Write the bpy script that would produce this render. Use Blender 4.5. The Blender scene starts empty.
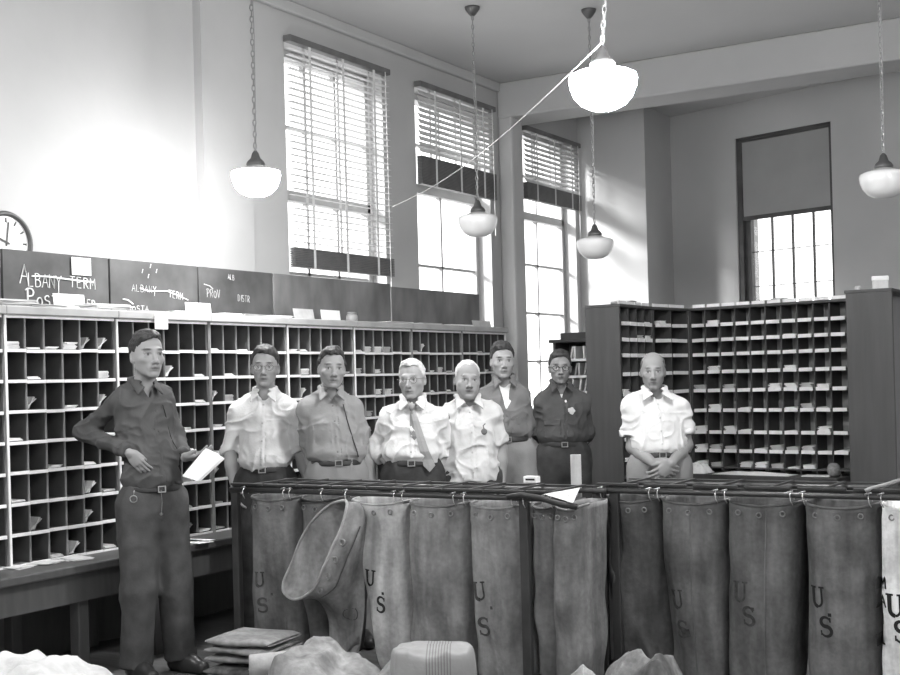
import bpy, math, random
import numpy as np
from mathutils import Vector, Matrix, noise as mnoise

random.seed(7)
scene = bpy.context.scene
COL = scene.collection

# ------------------------------------------------------------------ camera geometry
F_PX, ROLL, YAW, CAM_Z = 1250.0, 0.027, math.radians(31), 1.5
cR, sR = math.cos(ROLL), math.sin(ROLL)
cY, sY = math.cos(YAW), math.sin(YAW)
PX, PY = 450.0, 379.0

def cam_ab(px, py):
    dx, dy = px - PX, py - PY
    return (dx * cR - dy * sR) / F_PX, (dx * sR + dy * cR) / F_PX

def at(px, py, d):
    a, b = cam_ab(px, py)
    return Vector(((a * cY - sY) * d, (a * sY + cY) * d, CAM_Z - b * d))

def on_x(px, py, X):
    a, b = cam_ab(px, py)
    return at(px, py, X / (a * cY - sY))

def on_y(px, py, Y):
    a, b = cam_ab(px, py)
    return at(px, py, Y / (a * sY + cY))

def on_z(px, py, Z):
    a, b = cam_ab(px, py)
    return at(px, py, (CAM_Z - Z) / b)

cam_data = bpy.data.cameras.new('camera')
cam = bpy.data.objects.new('camera', cam_data)
COL.objects.link(cam)
cam_data.sensor_width = 36.0
cam_data.lens = F_PX / 900.0 * 36.0
cam_data.shift_y = (PY - 337.5) / 900.0
cam_data.clip_start = 0.05
cam.matrix_world = Matrix.Translation((0, 0, CAM_Z)) @ Matrix.Rotation(YAW, 4, 'Z') @ Matrix.Rotation(math.pi / 2, 4, 'X') @ Matrix.Rotation(-ROLL, 4, 'Z')
scene.camera = cam

# ------------------------------------------------------------------ materials
MATS = {}
def mat(name, v, rough=0.6, var=0.0, scale=6.0, metal=0.0, spec=0.3, stretch=(1, 1, 1), bump=0.0, bscale=None, detail=4.0):
    """Grey procedural material: base value v, blotchy variation var, optional bump."""
    if name in MATS:
        return MATS[name]
    m = bpy.data.materials.new(name)
    m.use_nodes = True
    nt = m.node_tree
    b = nt.nodes['Principled BSDF']
    b.inputs['Roughness'].default_value = rough
    b.inputs['Metallic'].default_value = metal
    b.inputs['Specular IOR Level'].default_value = spec
    b.inputs['Base Color'].default_value = (v, v, v, 1)
    if var > 0 or bump > 0:
        tc = nt.nodes.new('ShaderNodeTexCoord')
        mp = nt.nodes.new('ShaderNodeMapping')
        mp.inputs['Scale'].default_value = stretch
        nt.links.new(tc.outputs['Object'], mp.inputs['Vector'])
        n = nt.nodes.new('ShaderNodeTexNoise')
        n.inputs['Scale'].default_value = scale
        n.inputs['Detail'].default_value = detail
        nt.links.new(mp.outputs['Vector'], n.inputs['Vector'])
        if var > 0:
            r = nt.nodes.new('ShaderNodeValToRGB')
            lo, hi = max(0.0, v - var), min(1.0, v + var)
            r.color_ramp.elements[0].position = 0.3
            r.color_ramp.elements[1].position = 0.7
            r.color_ramp.elements[0].color = (lo, lo, lo, 1)
            r.color_ramp.elements[1].color = (hi, hi, hi, 1)
            nt.links.new(n.outputs['Fac'], r.inputs['Fac'])
            nt.links.new(r.outputs['Color'], b.inputs['Base Color'])
        if bump > 0:
            n2 = nt.nodes.new('ShaderNodeTexNoise')
            n2.inputs['Scale'].default_value = bscale or scale * 3
            n2.inputs['Detail'].default_value = 3
            nt.links.new(mp.outputs['Vector'], n2.inputs['Vector'])
            bp = nt.nodes.new('ShaderNodeBump')
            bp.inputs['Strength'].default_value = bump
            bp.inputs['Distance'].default_value = 0.01
            nt.links.new(n2.outputs['Fac'], bp.inputs['Height'])
            nt.links.new(bp.outputs['Normal'], b.inputs['Normal'])
    MATS[name] = m
    return m

def emit_mat(name, strength, v=0.9):
    m = bpy.data.materials.new(name)
    m.use_nodes = True
    b = m.node_tree.nodes['Principled BSDF']
    b.inputs['Base Color'].default_value = (v, v, v, 1)
    b.inputs['Roughness'].default_value = 0.25
    b.inputs['Emission Color'].default_value = (1, 1, 1, 1)
    b.inputs['Emission Strength'].default_value = strength
    MATS[name] = m
    return m

def glass_mat(name):
    m = bpy.data.materials.new(name)
    m.use_nodes = True
    nt = m.node_tree
    nt.nodes.clear()
    out = nt.nodes.new('ShaderNodeOutputMaterial')
    mix = nt.nodes.new('ShaderNodeMixShader')
    tr = nt.nodes.new('ShaderNodeBsdfTransparent')
    gl = nt.nodes.new('ShaderNodeBsdfGlossy')
    gl.inputs['Roughness'].default_value = 0.03
    mix.inputs[0].default_value = 0.05
    nt.links.new(tr.outputs[0], mix.inputs[1])
    nt.links.new(gl.outputs[0], mix.inputs[2])
    nt.links.new(mix.outputs[0], out.inputs['Surface'])
    MATS[name] = m
    return m

# ------------------------------------------------------------------ mesh builder
class MB:
    def __init__(self):
        self.v, self.f, self.mi, self.cur = [], [], [], 0

    def add(self, vs, fs, M=None):
        o = len(self.v)
        for p in vs:
            p = Vector(p)
            self.v.append(tuple(M @ p) if M is not None else tuple(p))
        for q in fs:
            self.f.append(tuple(i + o for i in q))
            self.mi.append(self.cur)
        return self

    def box(self, x0, x1, y0, y1, z0, z1, M=None):
        vs = [(x, y, z) for x in (x0, x1) for y in (y0, y1) for z in (z0, z1)]
        fs = [(0, 1, 3, 2), (4, 6, 7, 5), (0, 4, 5, 1), (2, 3, 7, 6), (0, 2, 6, 4), (1, 5, 7, 3)]
        return self.add(vs, fs, M)

    def tube(self, pts, r, n=8, cap=True, closed=False):
        pts = [Vector(p) for p in pts]
        rs = r if isinstance(r, (list, tuple)) else [r] * len(pts)
        N = len(pts)
        vs, fs = [], []
        prev = None
        for i, p in enumerate(pts):
            if closed:
                t = pts[(i + 1) % N] - pts[i - 1]
            else:
                t = pts[min(i + 1, N - 1)] - pts[max(i - 1, 0)]
            t.normalize()
            if prev is None:
                u = t.orthogonal().normalized()
            else:
                u = prev - t * prev.dot(t)
                u = u.normalized() if u.length > 1e-6 else t.orthogonal().normalized()
            prev = u
            w = t.cross(u)
            for k in range(n):
                a = 2 * math.pi * k / n
                vs.append(p + (u * math.cos(a) + w * math.sin(a)) * rs[i])
        for i in range(N if closed else N - 1):
            j = (i + 1) % N
            for k in range(n):
                k2 = (k + 1) % n
                fs.append((i * n + k, i * n + k2, j * n + k2, j * n + k))
        if cap and not closed:
            fs.append(tuple(reversed(range(n))))
            fs.append(tuple(range((N - 1) * n, N * n)))
        return self.add(vs, fs)

    def lathe(self, prof, n=24, M=None, cap=True):
        """prof: list of (r, z) bottom to top about local z."""
        vs, fs = [], []
        for r, z in prof:
            for k in range(n):
                a = 2 * math.pi * k / n
                vs.append((r * math.cos(a), r * math.sin(a), z))
        for i in range(len(prof) - 1):
            for k in range(n):
                k2 = (k + 1) % n
                fs.append((i * n + k, i * n + k2, (i + 1) * n + k2, (i + 1) * n + k))
        if cap:
            fs.append(tuple(reversed(range(n))))
            fs.append(tuple(range((len(prof) - 1) * n, len(prof) * n)))
        return self.add(vs, fs, M)

    def prism(self, poly, z0, z1, M=None):
        """poly: CCW list of (x, y); extruded in z."""
        n = len(poly)
        vs = [(x, y, z0) for x, y in poly] + [(x, y, z1) for x, y in poly]
        fs = [tuple(reversed(range(n))), tuple(range(n, 2 * n))]
        for i in range(n):
            j = (i + 1) % n
            fs.append((i, j, n + j, n + i))
        return self.add(vs, fs, M)

def mesh_obj(name, mb, material, parent=None, smooth=False, bevel=0.0, loc=None, rotz=0.0):
    me = bpy.data.meshes.new(name)
    me.from_pydata(mb.v, [], mb.f)
    mats = material if isinstance(material, (list, tuple)) else [material]
    for m in mats:
        me.materials.append(m)
    if len(mats) > 1:
        me.polygons.foreach_set('material_index', mb.mi)
    if smooth:
        me.polygons.foreach_set('use_smooth', [True] * len(me.polygons))
    me.update()
    o = bpy.data.objects.new(name, me)
    COL.objects.link(o)
    if parent is not None:
        o.parent = parent
    if loc is not None:
        o.location = loc
        o.rotation_euler = (0, 0, rotz)
    if bevel > 0:
        b = o.modifiers.new('bevel', 'BEVEL')
        b.width = bevel
        b.segments = 2
        b.limit_method = 'ANGLE'
    return o

def smooth_by_angle(o, deg=40):
    me = o.data
    me.polygons.foreach_set('use_smooth', [True] * len(me.polygons))
    try:
        me.set_sharp_from_angle(angle=math.radians(deg))
    except Exception:
        pass
    return o

def tag(o, label, cat, group=None, kind=None):
    o['label'] = label
    o['category'] = cat
    if group:
        o['group'] = group
    if kind:
        o['kind'] = kind
    return o

def thing(name, label, cat, loc=(0, 0, 0), rotz=0.0, group=None):
    o = bpy.data.objects.new(name, None)
    COL.objects.link(o)
    o.empty_display_size = 0.1
    o.location = loc
    o.rotation_euler = (0, 0, rotz)
    return tag(o, label, cat, group)

def struct(name, mb, m, **k):
    o = mesh_obj(name, mb, m, **k)
    if o.parent is None:
        o['kind'] = 'structure'
    return o

def dup(root, loc, rotz, label=None, group=None):
    """Copy a thing, its parts and their sub-parts (mesh data shared)."""
    def cp(o, parent):
        c = o.copy()
        COL.objects.link(c)
        c.parent = parent
        for ch in kids.get(o.name, ()):
            cp(ch, c)
        return c
    kids = {}
    def walk(o):
        kids[o.name] = [c for c in ALLCH(o)]
        for c in kids[o.name]:
            walk(c)
    walk(root)
    r = cp(root, None)
    r.location = loc
    r.rotation_euler = (0, 0, rotz)
    if label:
        r['label'] = label
    if group:
        r['group'] = group
    return r

def ALLCH(o):
    return list(o.children)

# Stroke lettering (used for chalk and stencils); unit box 0..0.7 x 0..1
def arc(cx, cy, rx, ry, a0, a1, n=10):
    return [(cx + rx * math.cos(math.radians(a0 + (a1 - a0) * i / n)), cy + ry * math.sin(math.radians(a0 + (a1 - a0) * i / n))) for i in range(n + 1)]
STROKES = {
    'A': [[(0, 0), (.33, 1), (.62, 0)], [(.1, .38), (.52, .38)]],
    'L': [[(.05, 1), (.05, 0), (.5, .02)]],
    'B': [[(.05, 0), (.05, 1)], [(.05, 1)] + arc(.25, .76, .25, .24, 90, -90) + [(.05, .52)], [(.05, .52)] + arc(.28, .26, .28, .26, 90, -90) + [(.05, 0)]],
    'N': [[(.05, 0), (.05, 1), (.55, 0), (.55, 1)]],
    'Y': [[(0, 1), (.3, .5), (.6, 1)], [(.3, .5), (.25, -.45)]],
    'T': [[(0, 1), (.62, 1)], [(.31, 1), (.3, 0)]],
    'E': [[(.52, 1), (.05, 1), (.05, 0), (.52, 0)], [(.05, .52), (.42, .52)]],
    'R': [[(.05, 0), (.05, 1)], [(.05, 1)] + arc(.25, .75, .28, .25, 90, -90) + [(.05, .5)], [(.22, .5), (.58, 0)]],
    'M': [[(.02, 0), (.06, 1), (.32, .35), (.58, 1), (.64, 0)]],
    'P': [[(.08, 0), (.08, 1)], [(-.12, .88), (.08, 1)] + arc(.25, .74, .32, .27, 90, -90) + [(.08, .47)]],
    'O': [arc(.3, .4, .28, .4, 90, 450, 16)],
    'S': [arc(.3, .74, .24, .25, 30, 270, 9) + arc(.3, .25, .26, .25, 90, -150, 9)],
    'D': [[(.05, 0), (.05, 1)], [(.05, 1)] + arc(.1, .5, .46, .5, 90, -90) + [(.05, 0)]],
    'I': [[(.2, 0), (.2, 1)]],
    'V': [[(0, 1), (.3, 0), (.6, 1)]],
    'U': [[(.05, 1), (.05, .35)] + arc(.32, .32, .27, .32, 180, 360) + [(.59, 1)]],
    '.': [[(.05, 0), (.13, 0)]],
    ' ': [],
}
# ------------------------------------------------------------------ materials used by the place
M_wall = mat('painted_plaster', 0.43, 0.75, 0.025, 1.3, bump=0.12, bscale=14)
M_ceil = mat('ceiling_plaster', 0.55, 0.8, 0.02, 1.0)
M_floor = mat('worn_floorboards', 0.13, 0.5, 0.03, 3.0, stretch=(1, 8, 1), bump=0.1)
M_trim = mat('painted_window_wood', 0.42, 0.5, 0.02, 5)
M_darktrim = mat('dark_window_wood', 0.07, 0.45, 0.02, 5)
M_glass = glass_mat('window_glass')
M_slat = mat('blind_slat_paint', 0.55, 0.5)
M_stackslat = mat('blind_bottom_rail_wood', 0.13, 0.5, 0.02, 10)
M_tape = mat('blind_tape_cotton', 0.62, 0.9)
M_shade = mat('roller_shade_cloth', 0.30, 0.9, 0.015, 3)

WX, CEIL = -5.85, 4.38          # inner face of the window wall, ceiling height

# floor and ceiling
mb = MB(); mb.box(-6.4, 9.0, -5.0, 15.0, -0.12, 0.0)
struct('floor', mb, M_floor)
mb = MB(); mb.box(-6.4, 9.0, -5.0, 15.0, CEIL, CEIL + 0.2)
struct('ceiling', mb, M_ceil)

# window wall with three openings (y ranges) between SILL and HEAD
SILL, HEAD = 1.1, 4.07
WIN = [(7.44, 8.75), (9.26, 10.58), (11.25, 12.50)]
mb = MB()
ys = [-5.0] + [v for w in WIN for v in w] + [12.6]
for i in range(0, len(ys), 2):
    mb.box(WX - 0.4, WX, ys[i], ys[i + 1], 0, CEIL)
for (a, b) in WIN:
    mb.box(WX - 0.4, WX, a, b, 0, SILL)
    mb.box(WX - 0.4, WX, a, b, HEAD, CEIL)
struct('wall_left', mb, M_wall)
# shallow pilaster on the window wall and the deep one carrying the beam
mb = MB(); mb.box(WX, WX + 0.07, 6.45, 6.96, 0, CEIL)
struct('trim_1', mb, M_wall)
mb = MB(); mb.box(WX, WX + 0.16, 10.76, 11.0, 0, 4.05)
struct('trim_2', mb, M_wall, bevel=0.03)
# ceiling beam
mb = MB(); mb.box(WX, 9.0, 10.76, 11.22, 4.03, CEIL)
struct('trim_3', mb, M_wall, bevel=0.02)
# small crown strip on the window wall
mb = MB(); mb.box(WX, WX + 0.05, -5, 10.76, CEIL - 0.09, CEIL)
struct('trim_4', mb, M_wall, bevel=0.015)

# far wall: short return, a step back, then the oblique wall with the shaded window
BX = (-5.06, 12.6)
BS = Vector((-5.07, 13.375, 0)); BD = Vector((0.9614, -0.2751, 0)); BN = Vector((-0.2751, -0.9614, 0))
mb = MB(); mb.box(WX - 0.4, BX[0], 12.6, 13.0, 0, CEIL)
mb.box(BX[0] - 0.4, BX[0], 13.0, 13.7, 0, CEIL)
struct('wall_back', mb, M_wall)
bang = math.atan2(BD.y, BD.x)
MBk = Matrix.Translation(BS) @ Matrix.Rotation(bang, 4, 'Z')     # local x along wall, local -y into the room
w4a = (Vector((-4.24, 13.138, 0)) - BS).dot(BD)
w4b = (Vector((-3.147, 12.825, 0)) - BS).dot(BD)
W4S, W4H = 1.0, 4.0
mb = MB()
mb.box(-0.1, w4a, 0, 0.4, 0, CEIL, MBk); mb.box(w4b, 14.5, 0, 0.4, 0, CEIL, MBk)
mb.box(w4a, w4b, 0, 0.4, 0, W4S, MBk); mb.box(w4a, w4b, 0, 0.4, W4H, CEIL, MBk)
struct('wall_far', mb, M_wall)

# the sides of the hall behind the camera: right wall and rear wall with broad windows
mb = MB()
rw = [-5.0, -4.0, -1.6, -0.8, 1.6, 2.4, 4.8, 5.6, 8.0, 12.0]
for i in range(0, len(rw), 2):
    mb.box(7.0, 7.4, rw[i], rw[i + 1], 0, CEIL)
for i in range(1, len(rw) - 1, 2):
    mb.box(7.0, 7.4, rw[i], rw[i + 1], 0, 0.9); mb.box(7.0, 7.4, rw[i], rw[i + 1], 4.0, CEIL)
struct('wall_right', mb, M_wall)
mb = MB()
fw = [-6.4, -4.2, -2.0, -1.2, 1.0, 1.8, 4.2, 7.0]
mb.box(-6.25, -4.2, -5.0, -4.6, 0, CEIL)
for a, b in ((-4.2, -1.2), (1.0, 1.8), (4.2, 7.0)):
    mb.box(a, b, -5.0, -4.6, 0, CEIL)
for a, b in ((-1.2, 1.0), (1.8, 4.2)):
    mb.box(a, b, -5.0, -4.6, 0, 0.9); mb.box(a, b, -5.0, -4.6, 4.0, CEIL)
struct('wall_rear', mb, M_wall)

# ------------------------------------------------------------------ windows in the window wall
def sash_window(n, a, b, meet, cols, rows_low):
    fr = MB()
    X0, X1 = WX - 0.22, WX - 0.14
    w = 0.055
    fr.box(X0, X1, a, a + w, SILL, HEAD); fr.box(X0, X1, b - w, b, SILL, HEAD)
    fr.box(X0, X1, a, b, HEAD - w, HEAD); fr.box(X0, X1, a, b, SILL, SILL + w)
    fr.box(X0, X1, a, b, meet - 0.04, meet + 0.04)
    root = struct('window_%d' % n, fr, M_trim, bevel=0.006)
    mu = MB()
    for i in range(1, cols):
        y = a + w + (b - a - 2 * w) * i / cols
        mu.box(X0 + 0.02, X1 - 0.02, y - 0.014, y + 0.014, SILL + w, HEAD - w)
    for lo, hi, k in ((SILL + w, meet, rows_low), (meet, HEAD - w, 2)):
        for i in range(1, k):
            z = lo + (hi - lo) * i / k
            mu.box(X0 + 0.02, X1 - 0.02, a + w, b - w, z - 0.011, z + 0.011)
    mesh_obj('muntins', mu, M_trim, root)
    g = MB(); g.box(X0 + 0.036, X0 + 0.042, a + w, b - w, SILL + w, HEAD - w)
    mesh_obj('glass_pane', g, M_glass, root)
    s = MB(); s.box(WX - 0.14, WX + 0.03, a - 0.03, b + 0.03, SILL - 0.04, SILL)
    mesh_obj('window_sill', s, M_trim, root, bevel=0.008)
    return root
sash_window(1, *WIN[0], 2.95, 3, 3)
sash_window(2, *WIN[1], 3.22, 2, 3)
sash_window(3, *WIN[2], 3.18, 2, 4)

def blind(label, a, b, z_top, z_stack, stack_h, tilt, pitch, x, stack_tilt=0.0):
    """Venetian blind hung on the room side of an opening: slats down to z_stack, gathered slats below."""
    root = thing('venetian_blind', label, 'window blind', (x, (a + b) / 2, z_stack - stack_h), 0, 'venetian blinds on the tall windows')
    oz = z_stack - stack_h
    hw = (b - a) / 2
    h = MB(); h.box(-0.035, 0.035, -hw, hw, z_top - oz - 0.05, z_top - oz)
    mesh_obj('head_rail', h, M_stackslat, root, bevel=0.006)
    sl = MB()
    n = int((z_top - 0.07 - z_stack) / pitch)
    for i in range(n):
        z = z_top - 0.07 - (i + 0.5) * pitch - oz
        R = Matrix.Translation((0, 0, z)) @ Matrix.Rotation(tilt + random.uniform(-.04, .04), 4, 'Y')
        sl.box(-0.024, 0.024, -hw + 0.01, hw - 0.01, -0.0015, 0.0015, R)
    mesh_obj('slats', sl, M_slat, root)
    st = MB()
    k = max(2, int(stack_h / 0.013))
    for i in range(k):
        z = stack_h * (i + 0.5) / k
        st.box(-0.026, 0.026, -hw + 0.005, hw - 0.005, z - 0.005, z + 0.005)
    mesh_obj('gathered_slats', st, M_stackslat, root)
    for q in (0.18, 0.5, 0.82):
        t = MB()
        y = -hw + 2 * hw * q
        t.box(0.028, 0.030, y - 0.014, y + 0.014, 0.0, z_top - oz - 0.05)
        t.box(-0.030, -0.028, y - 0.014, y + 0.014, 0.0, z_top - oz - 0.05)
        mesh_obj('ladder_tape', t, M_tape, root)
    c = MB(); c.tube([(0.04, hw - 0.09, z_top - oz - 0.04), (0.045, hw - 0.09, 0.15), (0.042, hw - 0.085, -0.35)], 0.004, 6)
    mesh_obj('pull_cord', c, M_tape, root)
    return root
blind('venetian blind lowered nearly to the blackboard, open slats, first window from the left', 7.42, 8.77, 4.11, 2.52, 0.15, 0.05, 0.05, WX + 0.045)
blind('half raised venetian blind with closed slats at the middle left-wall window', 9.24, 10.60, 4.11, 3.46, 0.25, 1.1, 0.05, WX + 0.045)
blind('venetian blind half raised in the window beyond the beam pilaster', 11.23, 12.52, 4.04, 3.47, 0.17, 1.0, 0.05, WX + 0.045)

# ------------------------------------------------------------------ the shaded window in the oblique far wall
fr = MB()
for (a, b, c, d) in ((w4a, w4a + 0.06, W4S, W4H), (w4b - 0.035, w4b, W4S, W4H), (w4a, w4b, W4H - 0.05, W4H), (w4a, w4b, W4S, W4S + 0.06)):
    fr.box(a, b, 0.02, 0.12, c, d, MBk)
fr.box(w4a + 0.05, w4a + 0.13, 0.06, 0.12, W4S, 3.22, MBk)
fr.box(w4a, w4b, 0.06, 0.12, 3.12, 3.24, MBk)
w4 = struct('window_4', fr, M_darktrim)
mu = MB()
ga, gb = w4a + 0.13, w4b - 0.03
for i in range(1, 4):
    x = ga + (gb - ga) * i / 4
    mu.box(x - 0.008, x + 0.008, 0.08, 0.11, W4S, 3.14, MBk)
for i in range(7):
    z = 3.14 - 0.37 * i
    if z > W4S:
        mu.box(ga, gb, 0.085, 0.105, z - 0.004, z + 0.004, MBk)
mesh_obj('muntins', mu, M_darktrim, w4)
g = MB(); g.box(ga, gb, 0.094, 0.098, W4S + 0.05, 3.14, MBk)
mesh_obj('glass_pane', g, M_glass, w4)
sh = thing('roller_shade', 'dark roller shade drawn halfway down the far wall window', 'window shade', MBk @ Vector(((w4a + w4b) / 2, 0.04, 3.14)), bang)
hw = (w4b - w4a) / 2
s = MB(); s.box(-hw + 0.05, hw - 0.03, -0.002, 0.002, 0.0, 0.82)
mesh_obj('shade_cloth', s, M_shade, sh)
s = MB(); s.box(-hw + 0.045, hw - 0.025, -0.014, 0.012, -0.03, 0.015)
mesh_obj('hem_slat', s, M_darktrim, sh, bevel=0.004)
s = MB(); s.tube([(-hw + 0.04, 0, 0.83), (hw - 0.02, 0, 0.83)], 0.022, 10)
mesh_obj('shade_roller', s, M_darktrim, sh, smooth=True)

# ------------------------------------------------------------------ daylight
w = bpy.data.worlds.new('daylight')
scene.world = w
w.use_nodes = True
bg = w.node_tree.nodes['Background']
bg.inputs['Color'].default_value = (1, 1, 1, 1)
bg.inputs['Strength'].default_value = 2.8
sl = bpy.data.lights.new('sun', 'SUN')
sl.energy = 14.0
sl.angle = math.radians(13)
so = bpy.data.objects.new('sun', sl)
COL.objects.link(so)
az, el = math.radians(44), math.radians(24)
so.rotation_euler = Vector((math.sin(az) * math.cos(el), math.cos(az) * math.cos(el), -math.sin(el))).to_track_quat('-Z', 'Y').to_euler()
so.location = (-12, -2, 8)
scene.view_settings.view_transform = 'Standard'
scene.view_settings.look = 'None'
scene.view_settings.gamma = 1.0
scene.view_settings.use_curve_mapping = False
scene.view_settings.exposure = 0.0

# ------------------------------------------------------------------ lamps
M_chain = mat('lamp_chain_metal', 0.30, 0.4, metal=0.6)
M_opal = mat('opal_glass', 0.82, 0.2, spec=0.5)
M_opal_lit = emit_mat('lit_opal_glass', 215.0)
M_capmetal = mat('lamp_fitter_metal', 0.12, 0.4, metal=0.5)

def chain_lamp(label, p, lit, R=0.145, lean=(0, 0), shaded=False):
    """Schoolhouse bowl lamp: opal bowl, fitter, chain of links, ceiling canopy. p = middle of the bowl."""
    root = thing('pendant_lamp', label, 'lamp', p, 0, 'bowl lamps on chains')
    prof = [(0.015, -0.112), (0.06, -0.106), (0.098, -0.086), (0.126, -0.054), (0.142, -0.014), (0.147, 0.018), (0.143, 0.036), (0.122, 0.047), (0.085, 0.056), (0.05, 0.072)]
    k = R / 0.145
    b = MB(); b.lathe([(r * k, z * k) for r, z in prof], 32)
    b.mi = [1 if sum(b.v[i][2] for i in q) / len(q) > (0.030 if shaded else 9) * k else 0 for q in b.f]
    mesh_obj('glass_bowl', b, [M_opal_lit if lit else M_opal, M_opal], root, smooth=True)
    f = MB(); f.lathe([(0.052 * k, 0.07 * k), (0.058 * k, 0.082 * k), (0.05 * k, 0.1 * k), (0.03 * k, 0.118 * k), (0.02 * k, 0.15 * k), (0.008 * k, 0.165 * k)], 20)
    mesh_obj('fitter', f, M_capmetal, root, smooth=True)
    top = Vector((lean[0], lean[1], CEIL - p[2] - 0.05))
    base = Vector((0, 0, 0.16 * k))
    L = (top - base).length
    n = int(L / 0.034)
    c = MB()
    ax = (top - base).normalized()
    u = ax.orthogonal().normalized(); v = ax.cross(u)
    for i in range(n + 1):
        q = base + ax * (L * i / n)
        s1 = u if i % 2 else v
        ring = [q + ax * (0.022 * math.cos(t)) + s1 * (0.0095 * math.sin(t)) for t in [2 * math.pi * j / 8 for j in range(8)]]
        c.tube(ring, 0.0034, 4, closed=True)
    c.tube([base + u * 0.004, base + (top - base) * 0.5 + u * 0.012, top], 0.0035, 5)
    mesh_obj('chain', c, M_chain, root)
    cn = MB(); cn.lathe([(0.015, -0.07), (0.03, -0.055), (0.055, -0.02), (0.06, 0.0)], 20, Matrix.Translation((top.x, top.y, top.z + 0.05)))
    mesh_obj('canopy', cn, M_capmetal, root, smooth=True)
    return root

pL1 = at(256, 178, 7.55)
LAMPS = [
    chain_lamp('lit bowl lamp glaring against the bright left wall', pL1, True, shaded=True),
    chain_lamp('unlit bowl lamp on a chain in front of the second left-wall window', at(478, 222, 9.7), False, R=0.152),
    chain_lamp('big glaring lit bowl lamp at the top, with a cord tied to its chain', at(603, 84, 5.85), True, R=0.158, lean=(0.17, -0.10)),
    chain_lamp('unlit bowl lamp hanging beyond the beam near the far corner', at(595, 245, 9.85), False, R=0.145),
    chain_lamp('unlit bowl lamp at the right edge, beside the far wall window', at(884, 180, 8.2), False, R=0.155),
]
# lamps outside the frame: one along the left row, two added for their light
p = pL1.copy(); p.y -= 3.1
chain_lamp('lit bowl lamp nearer the camera, out of the picture on the left', p, True, shaded=True)
chain_lamp('added lit bowl lamp overhead, out of the picture above the rack', Vector((-2.2, 2.1, 2.83)), True)  # added out of view to light the men from the front right
chain_lamp('added lit bowl lamp out of the picture on the right side', Vector((0.7, 5.2, 2.8)), True)  # added out of view to light the bald man from the right
# cord tied from the big lamp down to the window pier
a = LAMPS[2].location + Vector((-0.005, 0, 0.19))
b = on_x(392, 207, WX + 0.02)
pts = []
for i in range(17):
    t = i / 16
    q = a.lerp(b, t); q.z -= 0.10 * math.sin(math.pi * t)
    pts.append(q - a)
c = MB(); c.tube(pts, 0.003, 6)
o = mesh_obj('lamp_cord', c, mat('cotton_cord', 0.6, 0.9), loc=a)
tag(o, 'thin pale cord slung from the big lit lamp to the window wall', 'cord')

# wall clock, half hidden behind the blackboards
ck = on_x(3, 243, WX)
root = thing('wall_clock', 'round dark-rimmed wall clock half hidden behind the blackboard, at left edge', 'clock', ck, 0)
MC = Matrix.Rotation(math.pi / 2, 4, 'Y')
r = MB(); r.lathe([(0.13, 0.0), (0.178, 0.0), (0.182, 0.03), (0.172, 0.05), (0.158, 0.046), (0.152, 0.03)], 40, MC, cap=False)
mesh_obj('clock_rim', r, mat('clock_rim_wood', 0.08, 0.4), root, smooth=True)
r = MB(); r.lathe([(0.155, 0.0), (0.155, 0.028)], 40, MC)
mesh_obj('clock_face', r, mat('clock_face_paper', 0.75, 0.6), root)
for i in range(12):
    r = MB()
    R = Matrix.Rotation(i * math.pi / 6, 4, 'X')
    r.box(0.028, 0.030, -0.006, 0.006, 0.115, 0.142, R)
    mesh_obj('hour_mark', r, mat('black_paint', 0.03, 0.5), root)
r = MB()
r.box(0.031, 0.033, -0.005, 0.005, -0.02, 0.12, Matrix.Rotation(math.radians(-8), 4, 'X'))
mesh_obj('minute_hand', r, MATS['black_paint'], root)
r = MB(); r.box(0.033, 0.035, -0.006, 0.006, -0.02, 0.085, Matrix.Rotation(math.radians(70), 4, 'X'))
mesh_obj('hour_hand', r, MATS['black_paint'], root)
# ------------------------------------------------------------------ sorting cases along the window wall
M_caseBack = mat('case_back_board', 0.62, 0.7, 0.02, 6)
M_caseIn = mat('dark_case_paint', 0.075, 0.6, 0.012, 9)
M_white = mat('white_shelf_edge', 0.80, 0.6, 0.06, 14, stretch=(1, 1, 1))
M_div = mat('divider_edge_metal', 0.22, 0.5, 0.05, 8)
M_table = mat('dark_table_wood', 0.085, 0.45, 0.01, 4, stretch=(1, 6, 1))
M_paper = mat('envelope_paper', 0.80, 0.8, 0.05, 20)
M_paper2 = mat('manila_paper', 0.52, 0.8, 0.05, 20)
M_paper3 = mat('grey_paper', 0.34, 0.8, 0.05, 20)
M_card = mat('white_card', 0.86, 0.8)
M_casetop = mat('painted_case_top', 0.40, 0.6, 0.05, 7)
M_black = MATS['black_paint']

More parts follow.
